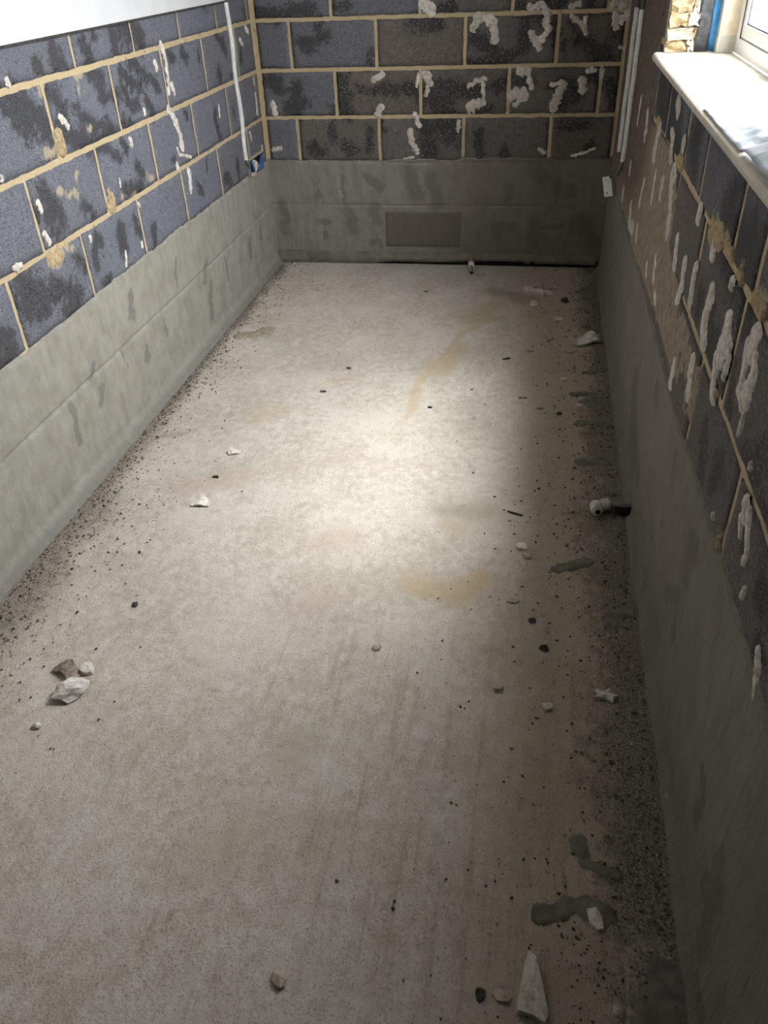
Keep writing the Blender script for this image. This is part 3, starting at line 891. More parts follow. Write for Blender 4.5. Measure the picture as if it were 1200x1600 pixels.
# right wall
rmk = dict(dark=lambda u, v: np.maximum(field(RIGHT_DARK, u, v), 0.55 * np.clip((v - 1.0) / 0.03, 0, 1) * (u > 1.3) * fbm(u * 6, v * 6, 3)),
           fleck=lambda u, v: np.full_like(u, 0.5) * (v < 0.99), sand=lambda u, v: field(RIGHT_SAND, u, v, 0.45),
           dust=lambda u, v: 0.30 * fbm(u * 3, v * 3, 8) + 0.35 * (v < 0.62) * (u > 3.3))
rt = lambda u, v: 0.36 if v > 1.0 and u > 1.4 else rnd.uniform(0.75, 1.0)
lay('right', wall_right, run(0.014, -YN, 0.20), JOINTS[2], JOINTS[3], rt, rmk, rnd)
lay('right', wall_right, [0.014, 0.4, 0.85, 1.30, 1.75, 2.20, 2.65, 3.13, 3.58, 4.03, 4.48, 4.93, 5.38, 5.7], JOINTS[3], JOINTS[4], rt, rmk, rnd)
lay('right', wall_right, [0.014, 0.18, 0.63, 1.08, 1.418], JOINTS[4], JOINTS[5], rt, rmk, rnd)
lay('right', wall_right, [1.418, 1.78, 2.20, 2.52, 2.955, 3.165, 3.31], JOINTS[4], 1.166, rt, rmk, rnd)
lay('right', wall_right, [3.31, 3.62, 4.07, 4.52, 4.97, 5.42, 5.7], JOINTS[4], JOINTS[5], rt, rmk, rnd)
for k in range(5, 12):
    lay('right', wall_right, run(0.014, 1.418, 0.20 if k % 2 == 0 else 0.425), JOINTS[k], JOINTS[k + 1], rt, rmk, rnd)
    lay('right', wall_right, run(3.31, 5.7, 3.62 if k % 2 == 0 else 3.845), JOINTS[k], JOINTS[k + 1], rt, rmk, rnd)

# ------------------------------------------------------------------ blobs: dabs of adhesive and smears
def blob(name, side, pts, hw, mat, parent, height=0.006, seed=0, base=0.0045, ns=None, rag=0.5):
    P = [np.array(p) for p in pts]
    seg = [np.linalg.norm(b - a) for a, b in zip(P[:-1], P[1:])]; L = sum(seg)
    if L < 1e-4: P[-1] = P[-1] + np.array([0.002, 0.0]); seg[-1] += 0.002; L += 0.002
    # lengthen by the half width at both ends
    d0 = (P[0] - P[1]); d0 = d0 / np.linalg.norm(d0); d1 = (P[-1] - P[-2]); d1 = d1 / np.linalg.norm(d1)
    P = [P[0] + d0 * hw * 0.9] + P + [P[-1] + d1 * hw * 0.9]
    seg = [np.linalg.norm(b - a) for a, b in zip(P[:-1], P[1:])]; L = sum(seg)
    n = ns or int(min(30, max(11, L / 0.007)))
    cum = np.concatenate([[0], np.cumsum(seg)])
    vs = []; nc = 7
    for i in range(n):
        s = L * i / (n - 1)
        k = min(len(seg) - 1, int(np.searchsorted(cum, s, 'right')) - 1); k = max(k, 0)
        t = (s - cum[k]) / seg[k]
        c = P[k] * (1 - t) + P[k + 1] * t
        # smoothed tangent
        e = 0.35 * hw + 0.004
        def at(q):
            q = min(max(q, 0), L); kk = max(0, min(len(seg) - 1, int(np.searchsorted(cum, q, 'right')) - 1)); tt = (q - cum[kk]) / seg[kk]
            return P[kk] * (1 - tt) + P[kk + 1] * tt
        tg = at(s + e) - at(s - e); tg = tg / (np.linalg.norm(tg) + 1e-9); nrm = np.array([-tg[1], tg[0]])
        ends = min(s, L - s) / (hw * 1.1)
        wd = hw * math.sqrt(max(0.0, 1 - max(0.0, 1 - ends) ** 2)) + 0.0004
        for m in range(nc):
            q = -1 + 2 * m / (nc - 1)
            wob = 1 + rag * 2 * (float(fbm(i * 0.62 + seed * 3.1, q * 1.3 + seed, seed, 3)) - 0.53) * (abs(q) ** 0.5)
            p = c + nrm * q * wd * wob
            h = height * (1 - abs(q) ** 2.4) * min(1, ends * 1.6) * (0.70 + 0.6 * float(fbm(i * 0.45, q * 2.2, seed + 7, 2)))
            vs.append((p[0], p[1], base + h - (0.003 if m in (0, nc - 1) or i in (0, n - 1) else 0)))
    v = np.array(vs)
    faces = grid_faces(nc, n)
    Q = MAP[side](v[:, 0], v[:, 1], v[:, 2])
    a = Q[faces[len(faces) // 2][0]]; b = Q[faces[len(faces) // 2][1]]; c = Q[faces[len(faces) // 2][2]]
    nn = np.cross(b - a, c - b); want = {'back': (0, -1, 0), 'left': (1, 0, 0), 'right': (-1, 0, 0), 'floor': (0, 0, 1)}[side]
    if np.dot(nn, want) < 0: faces = [f[::-1] for f in faces]
    return mesh_obj(name, Q, faces, mat, parent, smooth=True)

for i, (p, h) in enumerate(BACK_DABS):
    blob('adhesive_dab', 'back', p, h, M_DABGREY if i % 3 else M_DAB, wall_back, 0.0045, i, rag=1.0)
for i, (p, h) in enumerate(LEFT_DABS):
    blob('adhesive_dab', 'left', p, h * 0.72, M_DAB, wall_left, 0.003, 50 + i, rag=1.1)
for i, (p, h) in enumerate(RIGHT_DABS):
    blob('adhesive_dab', 'right', p, h * 0.78, M_DABGREY if i < 17 else M_DAB, wall_right, 0.004, 100 + i, base=0.0068, rag=0.85)
SMO = [([(1.115, 0.66), (1.135, 0.70)], 0.035)]
for i, (p, h) in enumerate([LEFT_SAND[5], LEFT_SAND[1], LEFT_SAND[7]]):
    blob('mortar_lump', 'left', p, h, M_SAND, wall_left, 0.005, 150 + i, rag=0.7)
for i, (p, h) in enumerate(RIGHT_SAND):
    blob('mortar_lump', 'right', p, h * 0.5, M_SAND, wall_right, 0.005, 160 + i, rag=0.7)
for i, (p, h) in enumerate(SMEARS):
    blob('slurry_smear', 'floor', p, h, M_SLURRY, floor, 0.0008, 200 + i, base=0.0030, rag=0.8)

# ------------------------------------------------------------------ beige skim on the right wall
def skim():
    s = 0.014
    u = np.arange(0.02, 3.1, s); v = np.arange(0.50, 2.38, s)
    U, V = np.meshgrid(u, v)
    Uj = U + 0.10 * (fbm(U * 9, V * 9, 31) - 0.5); Vj = V + 0.05 * (fbm(U * 9, V * 9, 32) - 0.5)
    top = [(0.0, 2.5), (1.40, 2.5)] + SKIM[2:18] + [(0.8, 0.45), (0.0, 0.45)]
    keep = inside(top, Uj, Vj) & ~((U > 1.405) & (V > 1.16))
    hole = fbm(U * 11, V * 5, 40) > 0.80
    keep &= ~hole
    D = 0.0072 + 0.004 * (fbm(U * 14, V * 9, 33) - 0.5) + 0.003 * (fbm(U * 45, V * 30, 34) - 0.5)
    brn = np.clip(1.15 - (U - 0.9 - 0.55 * (V > 1.0)) / 0.9, 0, 1) * np.clip(0.4 + (V - 0.55) / 0.5, 0, 1)
    nv, nu = U.shape; idx = -np.ones(U.shape, int); vs = []; at = []; fs = []
    cell = keep[:-1, :-1] & keep[1:, :-1] & keep[:-1, 1:] & keep[1:, 1:]
    cnt = np.zeros(U.shape, int)
    cnt[:-1, :-1] += cell; cnt[1:, :-1] += cell; cnt[:-1, 1:] += cell; cnt[1:, 1:] += cell
    for j in range(nv):
        for i in range(nu):
            if cnt[j, i]:
                idx[j, i] = len(vs); vs.append((U[j, i], V[j, i], D[j, i] if cnt[j, i] == 4 else 0.0015)); at.append(brn[j, i])
    for j in range(nv - 1):
        for i in range(nu - 1):
            if cell[j, i]: fs.append((idx[j, i], idx[j + 1, i], idx[j + 1, i + 1], idx[j, i + 1]))
    v_ = np.array(vs)
    return mesh_obj('skim_coat', MAP['right'](v_[:, 0], v_[:, 1], v_[:, 2]), [f[::-1] for f in fs], M_SKIM, wall_right, dict(brown=at), True)
skim()

# ------------------------------------------------------------------ tanking slurry along the foot of the walls
def tank(side, parent, length, topf, dark, joints, perps, cove, seed, umber):
    su = 0.014; nu = int(length / su); nv = 112
    u = np.linspace(0, length, nu); vv = np.linspace(0, 1, nv)
    U, T = np.meshgrid(u, vv)
    top = topf(U) + 0.020 * (fbm(U * 7, U * 0, seed) - 0.5) + 0.014 * (fbm(U * 34, U * 0, seed + 3) - 0.5)
    V = -0.006 + T * (top + 0.006)
    D = 0.0105 + 0.006 * (fbm(U * 5, V * 5, seed + 1) - 0.5) + 0.0035 * (fbm(U * 24, V * 10, seed + 2) - 0.5)
    for vj in joints:
        D -= 0.0085 * np.exp(-((V - vj - 0.006 * (fbm(U * 4, U * 0, seed + 8) - 0.5)) / 0.0055) ** 2) * np.clip(2.2 * fbm(U * 3, V * 0, seed + 4) - 0.35, 0, 1)
    for up, va, vb in perps:
        D -= 0.008 * np.exp(-((U - up) / 0.009) ** 2) * ((V > va) & (V < vb)) * (0.3 + fbm(U, V * 9, seed + 5))
    k = np.clip(1 - V / cove[1], 0, 1)
    D += cove[0] * k ** 1.8 * (0.75 + 0.5 * fbm(U * 6, V * 0, seed + 6))
    D = np.where(T > 0.985, 0.0005, D)
    f = grid_faces(nu, nv)
    if side != 'back' and side != 'left': f = [q[::-1] for q in f]
    if side == 'left': f = f[:]
    P = MAP[side](U.ravel(), V.ravel(), D.ravel())
    a, b, c = (P[i] for i in f[0][:3]); want = {'back': (0, -1, 0), 'left': (1, 0, 0), 'right': (-1, 0, 0)}[side]
    if np.dot(np.cross(b - a, c - b), want) < 0: f = [q[::-1] for q in f]
    uu, v2 = U.ravel(), V.ravel()
    return mesh_obj('tanking_coat', P, f, M_TANK, parent, dict(dark=np.maximum(field(dark, uu, v2, 0.72), (0.62 if side == 'left' else 0.3) * np.clip(1.25 - v2 / 0.06, 0, 1)), umber=umber(uu, v2)), True)

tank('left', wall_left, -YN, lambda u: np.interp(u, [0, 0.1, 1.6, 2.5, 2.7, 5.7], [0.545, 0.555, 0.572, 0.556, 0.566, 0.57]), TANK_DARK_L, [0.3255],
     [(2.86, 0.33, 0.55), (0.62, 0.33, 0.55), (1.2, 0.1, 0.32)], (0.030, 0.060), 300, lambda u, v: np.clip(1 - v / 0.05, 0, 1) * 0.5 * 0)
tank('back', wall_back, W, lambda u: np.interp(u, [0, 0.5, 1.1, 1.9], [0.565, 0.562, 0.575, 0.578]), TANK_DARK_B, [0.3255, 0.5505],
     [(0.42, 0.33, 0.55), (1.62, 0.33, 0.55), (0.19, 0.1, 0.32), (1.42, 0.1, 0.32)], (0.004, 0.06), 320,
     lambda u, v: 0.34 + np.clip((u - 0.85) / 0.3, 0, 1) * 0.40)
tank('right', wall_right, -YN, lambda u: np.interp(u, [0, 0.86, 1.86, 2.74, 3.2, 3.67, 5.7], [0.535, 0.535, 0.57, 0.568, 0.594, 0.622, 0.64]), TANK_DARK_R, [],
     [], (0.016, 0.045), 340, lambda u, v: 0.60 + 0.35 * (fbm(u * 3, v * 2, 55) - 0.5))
# smoother wet block patch in the end wall's coat
def patch():
    u0, u1, v0, v1 = 0.655, 1.10, 0.092, 0.297
    nu, nv = 26, 14
    U, V = np.meshgrid(np.linspace(u0, u1, nu), np.linspace(v0, v1, nv))
    e = np.minimum(np.minimum(U - u0, u1 - U), np.minimum(V - v0, v1 - V))
    D = 0.0165 + 0.003 * (fbm(U * 12, V * 12, 5) - 0.5) + 0.005 * np.exp(-((e - 0.012) / 0.01) ** 2)
    D = np.where(e < 1e-6, 0.006, D)
    P = MAP['back'](U.ravel(), V.ravel(), D.ravel())
    o = mesh_obj('slurry_patch', P, grid_faces(nu, nv), M_TANK, wall_back, dict(dark=np.full(nu * nv, 0.58), umber=np.full(nu * nv, 0.95)), True)
    o['label'] = 'darker wet rectangle of slurry'
patch()
# folded membrane along the foot of the end wall
def membrane():
    nu, nv = 150, 10
    u = np.linspace(0.012, W - 0.03, nu); t = np.linspace(0, 1, nv)
    U, T = np.meshgrid(u, t)
    bot = np.interp(U, [0, 0.55, 0.70, 1.05, 1.28, 1.44, 1.50, 1.53, 1.9], [0.0, 0.001, 0.016, 0.018, 0.030, 0.026, 0.004, 0.020, 0.016]) + 0.004 * (fbm(U * 9, U * 0, 3) - 0.5)
    topv = 0.070 + 0.004 * (fbm(U * 6, U * 0, 2) - 0.5)
    V = topv + (bot - topv) * T
    D = 0.014 + 0.022 * np.sin(T * math.pi * 0.72) ** 1.3 + 0.010 * (fbm(U * 16 + T * 4, T * 1.5, 6) - 0.5) * T
    D += 0.008 * np.sin(U * 70 + 6 * T + 5 * fbm(U * 4, T, 8)) * np.clip((0.45 - U) / 0.3, 0, 1) * T
    D -= 0.025 * np.exp(-((U - 1.50) / 0.018) ** 2) * T
    D[0, :] = 0.006
    P = MAP['back'](U.ravel(), V.ravel(), D.ravel())
    f = [q[::-1] for q in grid_faces(nu, nv)]
    mesh_obj('membrane_fold', P, f, M_MEMB, wall_back, None, True)
    box('membrane_gap_shade', 0.6, W - 0.02, -0.020, -0.009, -0.002, 0.034, M_DARK, wall_back)  # black strip drawn as the shadow beneath the lifted membrane edge
membrane()

# ------------------------------------------------------------------ white upper wall on the left
ub = empty('wall_panel', (0.007, -2.9, 1.33))
tag(ub, 'smooth white painted plaster covering the upper part of the left wall', 'wall panel', kind='structure')
box('board', 0.0, 0.016, YN, -0.40, 1.335, ZC, M_BOARD, ub, 0.0015)
box('bottom_edge', 0.0, 0.0145, YN, -0.40, 1.3285, 1.335, M_EDGE, ub)

# ------------------------------------------------------------------ window
win = empty('window_1', (WX + 0.03, (WY0 + WY1) / 2, WZ0))
tag(win, 'white plastic framed window over the sill, glaring with daylight', 'window', kind='structure')
FX0, FX1 = WX, WX + 0.065
FT = 0.052
YA, YB = WY0 - 0.045, WY1 + 0.02
box('frame_jamb', FX0, FX1, YA - FT, YA, WZ0, WZ1, M_UPVC, win, 0.004)
box('frame_jamb', FX0, FX1, YB, YB + FT, WZ0, WZ1, M_UPVC, win, 0.004)
box('frame_head', FX0, FX1, YB + FT, YA - FT, WZ1 - FT, WZ1, M_UPVC, win, 0.004)
box('frame_rail', FX0, FX1, YB + FT, YA - FT, WZ0, WZ0 + 0.045, M_UPVC, win, 0.004)
YM = -2.06
box('mullion', FX0 - 0.004, FX1, YM - 0.035, YM + 0.035, WZ0 + 0.045, WZ1 - FT, M_UPVC, win, 0.004)
YP = -2.76
box('light_block_panel', WX + 0.012, WX + 0.04, YB + FT, YP - 0.035, WZ0 + 0.045, WZ1 - FT, M_UPVC, win, 0.003)  # unseen panel added to block daylight at the window's near end
box('mullion', FX0 - 0.004, FX1, YP - 0.035, YP + 0.035, WZ0 + 0.045, WZ1 - FT, M_UPVC, win, 0.004)
for a, b in ((YA - FT, YM + 0.035), (YM - 0.035, YP + 0.035)):
    s = empty('sash', (WX, (a + b) / 2, WZ0 + 0.05)); s.parent = win; s.location = Vector((WX, (a + b) / 2, WZ0 + 0.05)) - win.location
    def sub(name, x0, x1, y0, y1, z0, z1, m, bev=0.003):
        bmx = bmesh.new(); add_box(bmx, x0, x1, y0, y1, z0, z1, bev)
        o = bm_obj(name, bmx, m); o.parent = s; o.location = o.location - Vector((WX, (a + b) / 2, WZ0 + 0.05)); return o
    z0, z1 = WZ0 + 0.047, WZ1 - FT - 0.002; fw = 0.036
    sub('stile', WX + 0.004, WX + 0.05, a - fw, a - 0.003, z0, z1, M_UPVC)
    sub('stile', WX + 0.004, WX + 0.05, b + 0.003, b + fw, z0, z1, M_UPVC)
    sub('bottom_rail', WX + 0.004, WX + 0.05, b + fw, a - fw, z0, z0 + fw, M_UPVC)
    sub('top_rail', WX + 0.004, WX + 0.05, b + fw, a - fw, z1 - fw, z1, M_UPVC)
    sub('gasket', WX + 0.010, WX + 0.016, a - fw - 0.004, a - fw, z0 + fw, z1 - fw, M_GASKET, 0)
    sub('gasket', WX + 0.010, WX + 0.016, b + fw, b + fw + 0.004, z0 + fw, z1 - fw, M_GASKET, 0)
    sub('gasket', WX + 0.010, WX + 0.016, b + fw + 0.004, a - fw - 0.004, z0 + fw, z0 + fw + 0.004, M_GASKET, 0)
    sub('pane', WX + 0.022, WX + 0.026, b + fw, a - fw, z0 + fw, z1 - fw, M_GLASS, 0)
box('frame_gasket', WX + 0.001, WX + 0.006, YA - FT - 0.004, YA - FT, WZ0 + 0.045, WZ1 - FT, M_GASKET, win)

# sill board with a rounded nose
def sill():
    x0, x1 = W - 0.033, WX - 0.002; z0, z1 = 1.169, 1.197; r = 0.0135
    prof = [(x1, z0), (x0 + r, z0)]
    for k in range(1, 9):
        a = -math.pi / 2 - math.pi * k / 9
        prof.append((x0 + r + r * math.cos(a), (z0 + z1) / 2 + (z1 - z0) / 2 * math.sin(a)))
    prof += [(x0 + r, z1), (x1, z1)]
    ys = [-1.405, -1.409, -1.418] + list(np.linspace(-1.46, WY1 + 0.004, 14))
    vs = []; fs = []; n = len(prof)
    for i, yy in enumerate(ys):
        sh = {0: 0.010, 1: 0.004}.get(i, 0.0)
        for px, pz in prof:
            vs.append((px + (sh if px < x0 + 0.03 else 0), yy, (z0 + z1) / 2 + (pz - (z0 + z1) / 2) * (1 - sh * 25)))
    for i in range(len(ys) - 1):
        for k in range(n):
            fs.append((i * n + k, i * n + (k + 1) % n, (i + 1) * n + (k + 1) % n, (i + 1) * n + k))
    fs.append(tuple(range(n))); fs.append(tuple((len(ys) - 1) * n + k for k in range(n - 1, -1, -1)))
    bm = bmesh.new(); V = [bm.verts.new(v) for v in vs]
    for f in fs: bm.faces.new([V[i] for i in f])
    o = bm_obj('window_sill', bm, M_SILL, None, False)
    tag(o, 'cream window sill board with a rounded nose under the window', 'window sill', kind='structure')
sill()

# protective film on the sill
def film(name, ya, yb, seed, lift, label, part_edge):
    nu, nv = 26, 48
    U, V = np.meshgrid(np.linspace(W - 0.026, WX - 0.012, nu), np.linspace(ya, yb, nv))
    h = fbm(U * 9 + V * 7, V * 12 - U * 10, seed, 3)
    r = 1 - np.abs(2 * h - 1)
    Z = 1.1985 + lift + 0.016 * r ** 3 + 0.006 * fbm(U * 20, V * 20, seed + 2)
    e = np.minimum(np.abs(V - ya), 0.05) / 0.05
    Z = 1.1985 + lift + (Z - 1.1985 - lift) * (0.25 + 0.75 * e)
    nz_ = np.clip((U - (W - 0.026)) / 0.05, 0, 1)
    Z = 1.1985 + lift * 0.4 + (Z - 1.1985) * (0.12 + 0.88 * nz_)
    V = V + 0.012 * (fbm(U * 14, V * 0, seed + 4) - 0.5) * 2
    P = np.stack([U.ravel(), V.ravel(), Z.ravel()], -1)
    o = mesh_obj(name, P, grid_faces(nu, nv), M_SHEET, None, None, True)
    m = o.modifiers.new('thickness', 'SOLIDIFY'); m.thickness = 0.0006; m.offset = 1
    tag(o, label, 'plastic film', 'protective film on the sill')
film('protective_film', -2.50, -2.945, 61, 0.0, 'crumpled bluish plastic film lying across the middle of the cream sill', 0)
film('protective_film', -2.965, -3.29, 64, 0.012, 'smoother white plastic film overlapping the crumpled film at the sill end', 1)

# far window reveal: broken masonry, black strip, blue film, cream trim
rev = empty('window_reveal', (1.95, WY0 + 0.01, WZ0))
tag(rev, 'broken sandy masonry reveal beside the window above the sill', 'reveal', kind='structure')
def rubble():
    n = 0
    rr = random.Random(12)
    zz = WZ0 + 0.002
    while zz < WZ1:
        hgt = rr.uniform(0.018, 0.05); xx = W + 0.004
        while xx < 1.970:
            wd = min(rr.uniform(0.02, 0.085), 1.975 - xx)
            if wd < 0.012: break
            bm = bmesh.new(); dp = rr.uniform(0.004, 0.016)
            add_box(bm, xx + 0.001, xx + wd - 0.001, WY0 - dp, WY0 + 0.02, zz + 0.001, zz + hgt - 0.002)
            bmesh.ops.subdivide_edges(bm, edges=bm.edges[:], cuts=2, use_grid_fill=True)
            for v in bm.verts:
                if v.co.y < WY0: v.co += Vector((rr.uniform(-.006, .006), rr.uniform(-.010, .008), rr.uniform(-.007, .007)))
            bm_obj('stone', bm, rr.choice((M_SAND, M_SAND, M_CHIPB, M_DABGREY)), rev); xx += wd
        zz += hgt
rubble()
def strip(name, x0, x1, y, mat, seed, parent, th=0.004):
    nu, nv = 6, 40
    U, V = np.meshgrid(np.linspace(x0, x1, nu), np.linspace(WZ0 + 0.001, WZ1, nv))
    D = 0.007 * (fbm(U * 60, V * 14, seed) - 0.5)
    U = U + 0.006 * (fbm(U * 0, V * 25, seed + 1) - 0.5)
    o = mesh_obj(name, np.stack([U.ravel(), y + D.ravel(), V.ravel()], -1), grid_faces(nu, nv), mat, parent, None, True)
    m = o.modifiers.new('thickness', 'SOLIDIFY'); m.thickness = th; m.offset = 0
    return o
strip('damp_proof_strip', 1.972, 2.014, WY0 - 0.012, M_BLACK, 71, rev)
strip('blue_film', 2.010, 2.046, WY0 - 0.004, M_BLUE, 75, rev)
box('reveal_backing', W + 0.001, WX + 0.05, WY0 + 0.005, WY0 + 0.011, WZ0, WZ1, M_CREAM, rev)
tr = empty('frame_trim', (2.065, WY0 - 0.03, WZ0))
tag(tr, 'cream painted timber packer standing between blue strip and window frame', 'trim', kind='structure')
box('trim_post', 2.036, 2.092, YA - 0.002, WY0 - 0.006, WZ0 + 0.045, WZ1, M_CREAM, tr, 0.002)
box('filler_foot', 2.034, 2.094, YA - 0.006, WY0 - 0.004, WZ0, WZ0 + 0.047, plain('grey_filler', (0.52, 0.50, 0.44), 0.8, 0.3, 0.05), tr, 0.003)
blob('broken_edge', 'left', [(-1.0, 1.2), (-1.0, 1.25)], 0.01, M_SAND, None) if False else None

# outside: pale paving and a garden wall
gr = box('outside_paving', TX + 0.02, 24, -16, 14, -0.35, -0.25, M_GROUND)
tag(gr, 'pale paving outside beyond the window', 'paving', kind='structure')
gw = empty('garden_wall', (9.0, 0, -0.25))
tag(gw, 'pale rendered garden wall outside, washed out by daylight', 'garden wall')
box('wall_face', 9.0, 9.2, -14, 12, -0.25, 1.35, M_RENDER, gw)
box('coping', 8.96, 9.24, -14, 12, 1.35, 1.41, M_GROUND, gw, 0.01)

# ------------------------------------------------------------------ conduits, box, cable
def half_round(name, y, z0, z1, w, dp, parent, side='left'):
    prof = [(-w / 2, 0), (-w / 2, dp * 0.45), (-w * 0.36, dp * 0.85), (-w * 0.14, dp), (w * 0.14, dp), (w * 0.36, dp * 0.85), (w / 2, dp * 0.45), (w / 2, 0)]
    n = len(prof); zs = np.linspace(z0, z1, 16); vs = []; fs = []
    for i, zz in enumerate(zs):
        wob = 0.004 * math.sin(i * 0.9 + y * 7)
        for a, d in prof:
            vs.append((d + 0.0035 + wob * 0.4, y + a + wob, zz) if side == 'left' else (W - d - 0.0075 - abs(wob) * 0.4, y + a + wob, zz))
    for i in range(len(zs) - 1):
        for k in range(n): fs.append((i * n + k, i * n + (k + 1) % n, (i + 1) * n + (k + 1) % n, (i + 1) * n + k))
    fs += [tuple(range(n)), tuple((len(zs) - 1) * n + k for k in range(n - 1, -1, -1))]
    bm = bmesh.new(); V = [bm.verts.new(v) for v in vs]
    for f in fs: bm.faces.new([V[i] for i in f])
    return bm_obj(name, bm, M_COND, parent)
c = empty('cable_conduit', (0.0, -0.365, 0.637))
tag(c, 'white cable capping running down the left wall to the blue wired box', 'conduit', 'white conduits')
half_round('capping', -0.365, 0.640, 1.327, 0.030, 0.015, c)
tube('cable_end', [(0.010, -0.365, 0.645), (0.011, -0.363, 0.622), (0.016, -0.345, 0.605)], 0.005, M_PIPEG, c)
c = empty('cable_conduit', (W, -0.435, 0.69))
tag(c, 'white cable conduit nearest the room corner, on the window wall', 'conduit', 'white conduits')
half_round('capping', -0.435, 0.690, 1.262, 0.030, 0.017, c, 'right')
tube('cable', [(W - 0.014, -0.435, 1.25), (W - 0.014, -0.43, 1.6), (W - 0.014, -0.435, ZC - 0.03)], 0.006, M_PIPEG, c)
c = empty('cable_conduit', (W, -0.68, 0.69))
tag(c, 'white cable conduit farther from the corner, with the hanging white connector below', 'conduit', 'white conduits')
half_round('capping', -0.68, 0.698, 1.270, 0.030, 0.017, c, 'right')
tube('cable', [(W - 0.014, -0.68, 1.26), (W - 0.014, -0.675, 1.6), (W - 0.014, -0.68, ZC - 0.03)], 0.006, M_PIPEG, c)

cn = empty('cable_connector', (W - 0.035, -0.40, 0.53))
tag(cn, 'small white plastic connector hanging on a cable end by the corner', 'connector')
def connector():
    bm = bmesh.new(); add_box(bm, -0.006, 0.006, -0.023, 0.023, -0.046, 0.046, 0.003)
    R = Matrix.Rotation(math.radians(60), 4, 'Z') @ Matrix.Rotation(math.radians(-14), 4, 'X')
    bmesh.ops.transform(bm, matrix=Matrix.Translation((W - 0.045, -0.42, 0.530)) @ R, verts=bm.verts)
    b = bm_obj('body', bm, M_COND, cn)
    q = Matrix.Translation((W - 0.045, -0.42, 0.530)) @ R @ Vector((-0.006, 0.004, -0.028))
    dirv = R @ Vector((-1, 0, 0))
    s = tube('screw_hole', [q - dirv * 0.002, q + dirv * 0.0012], 0.0035, M_GASKET, None)
    s.parent = b; s.location = s.location - cn.location - b.location
    tube('cable', [(W - 0.016, -0.675, 0.70), (W - 0.018, -0.62, 0.655), (W - 0.020, -0.54, 0.615), (W - 0.034, -0.455, 0.595), (W - 0.041, -0.435, 0.575)], 0.006, M_PIPEG, cn)
connector()

bx = empty('wiring_box', (0.0, -0.24, 0.545))
tag(bx, 'broken out wiring box with blue cable low in the left wall corner', 'wiring box')
def wiring():
    y0, y1, z0, z1 = -0.345, -0.115, 0.553, 0.632
    box('back_plate', 0.004, 0.006, y0, y1, z0, z1, M_DARK, bx)
    box('side', 0.004, 0.020, y0 - 0.003, y0, z0, z1, M_STEEL, bx)
    box('side', 0.004, 0.020, y1, y1 + 0.003, z0, z1, M_STEEL, bx)
    box('side', 0.004, 0.020, y0, y1, z0 - 0.003, z0, M_STEEL, bx)
    box('side', 0.004, 0.024, y0, y1, z1, z1 + 0.004, M_CHIPB, bx)
    tube('blue_cable', [(0.010, -0.13, 0.625), (0.020, -0.17, 0.600), (0.024, -0.21, 0.580), (0.014, -0.235, 0.572)], 0.009, M_BLUEW, bx)
    tube('blue_cable', [(0.010, -0.12, 0.60), (0.022, -0.16, 0.575), (0.022, -0.20, 0.566), (0.014, -0.225, 0.562)], 0.008, M_BLUEW, bx)
    tube('blue_cable', [(0.010, -0.30, 0.62), (0.018, -0.295, 0.59), (0.016, -0.29, 0.566)], 0.007, M_BLUEW, bx)
    blob('plaster_lump', 'left', [(0.265, 0.565), (0.25, 0.60)], 0.022, M_CHIPB, bx, 0.022, 401)
    blob('plaster_lump', 'left', [(0.33, 0.555), (0.27, 0.548)], 0.014, M_CHIPB, bx, 0.020, 403)
wiring()

# ------------------------------------------------------------------ pipe stubs
p = empty('pipe_stub', (1.155, 0, 0.03))
tag(p, 'copper pipe stub with white collar poking out of the end wall', 'pipe')
A = Vector((1.150, 0.01, 0.045)); Bq = Vector((1.160, -0.085, 0.034)); Cq = Vector((1.166, -0.135, 0.028)); Dq = Vector((1.173, -0.205, 0.020))
tube('pipe', [A, A.lerp(Bq, .5), Bq], 0.0155, M_COPPER, p)
tube('nut', [Bq + Vector((0, .006, 0)), Bq + Vector((0, -.010, 0))], 0.0195, M_COPPER, p, n=6, smooth=False)
tube('collar', [Bq.lerp(Cq, .15), Bq.lerp(Cq, .25), Cq.lerp(Bq, .1), Cq], [0.016, 0.018, 0.018, 0.016], M_COND, p, 18)
tl = tube('tail', [Cq, Dq], 0.0105, M_STEEL, p)
h = tube('bore', [Dq.lerp(Cq, .02), Dq.lerp(Cq, -.01)], 0.008, M_DARK, None)
h.parent = tl; h.location = h.location - p.location - tl.location

p = empty('pipe_elbow', (1.80, -2.395, 0.0))
tag(p, 'white plastic pipe elbow on the floor by the right wall, open end facing out', 'pipe')
e0 = Vector((1.757, -2.402, 0.023)); e1 = Vector((1.795, -2.385, 0.024))
dirA = Vector((0.10, -1.0, 0.12)).normalized(); dirB = (e1 - e0).normalized()
vs, fs = tube_vf([e0 - dirA * 0.016, e0 - dirA * 0.012, e0 + dirA * 0.012, e0 + dirA * 0.022, e0 + dirA * 0.024, e0 + dirA * 0.034], [0.012, 0.019, 0.021, 0.021, 0.0185, 0.0175], 18)
body = mesh_obj('elbow_body', vs, fs, M_PIPEW, p, smooth=True)
tube('elbow_arm', [e0, e0.lerp(e1, .5), e0.lerp(e1, .55), e1, e1 + dirB * .004], [0.018, 0.018, 0.021, 0.021, 0.015], M_PIPEW, p, 18)
def ring_sub(nm, c0, c1, r0, r1, m):
    o = tube(nm, [c0, c1], [r0, r1], m, None, 18); o.parent = body; o.location = o.location - p.location - body.location
ring_sub('collet', e0 + dirA * 0.033, e0 + dirA * 0.038, 0.0145, 0.0135, M_PIPEW)
ring_sub('bore', e0 + dirA * 0.0375, e0 + dirA * 0.0386, 0.0085, 0.0085, M_DARK)
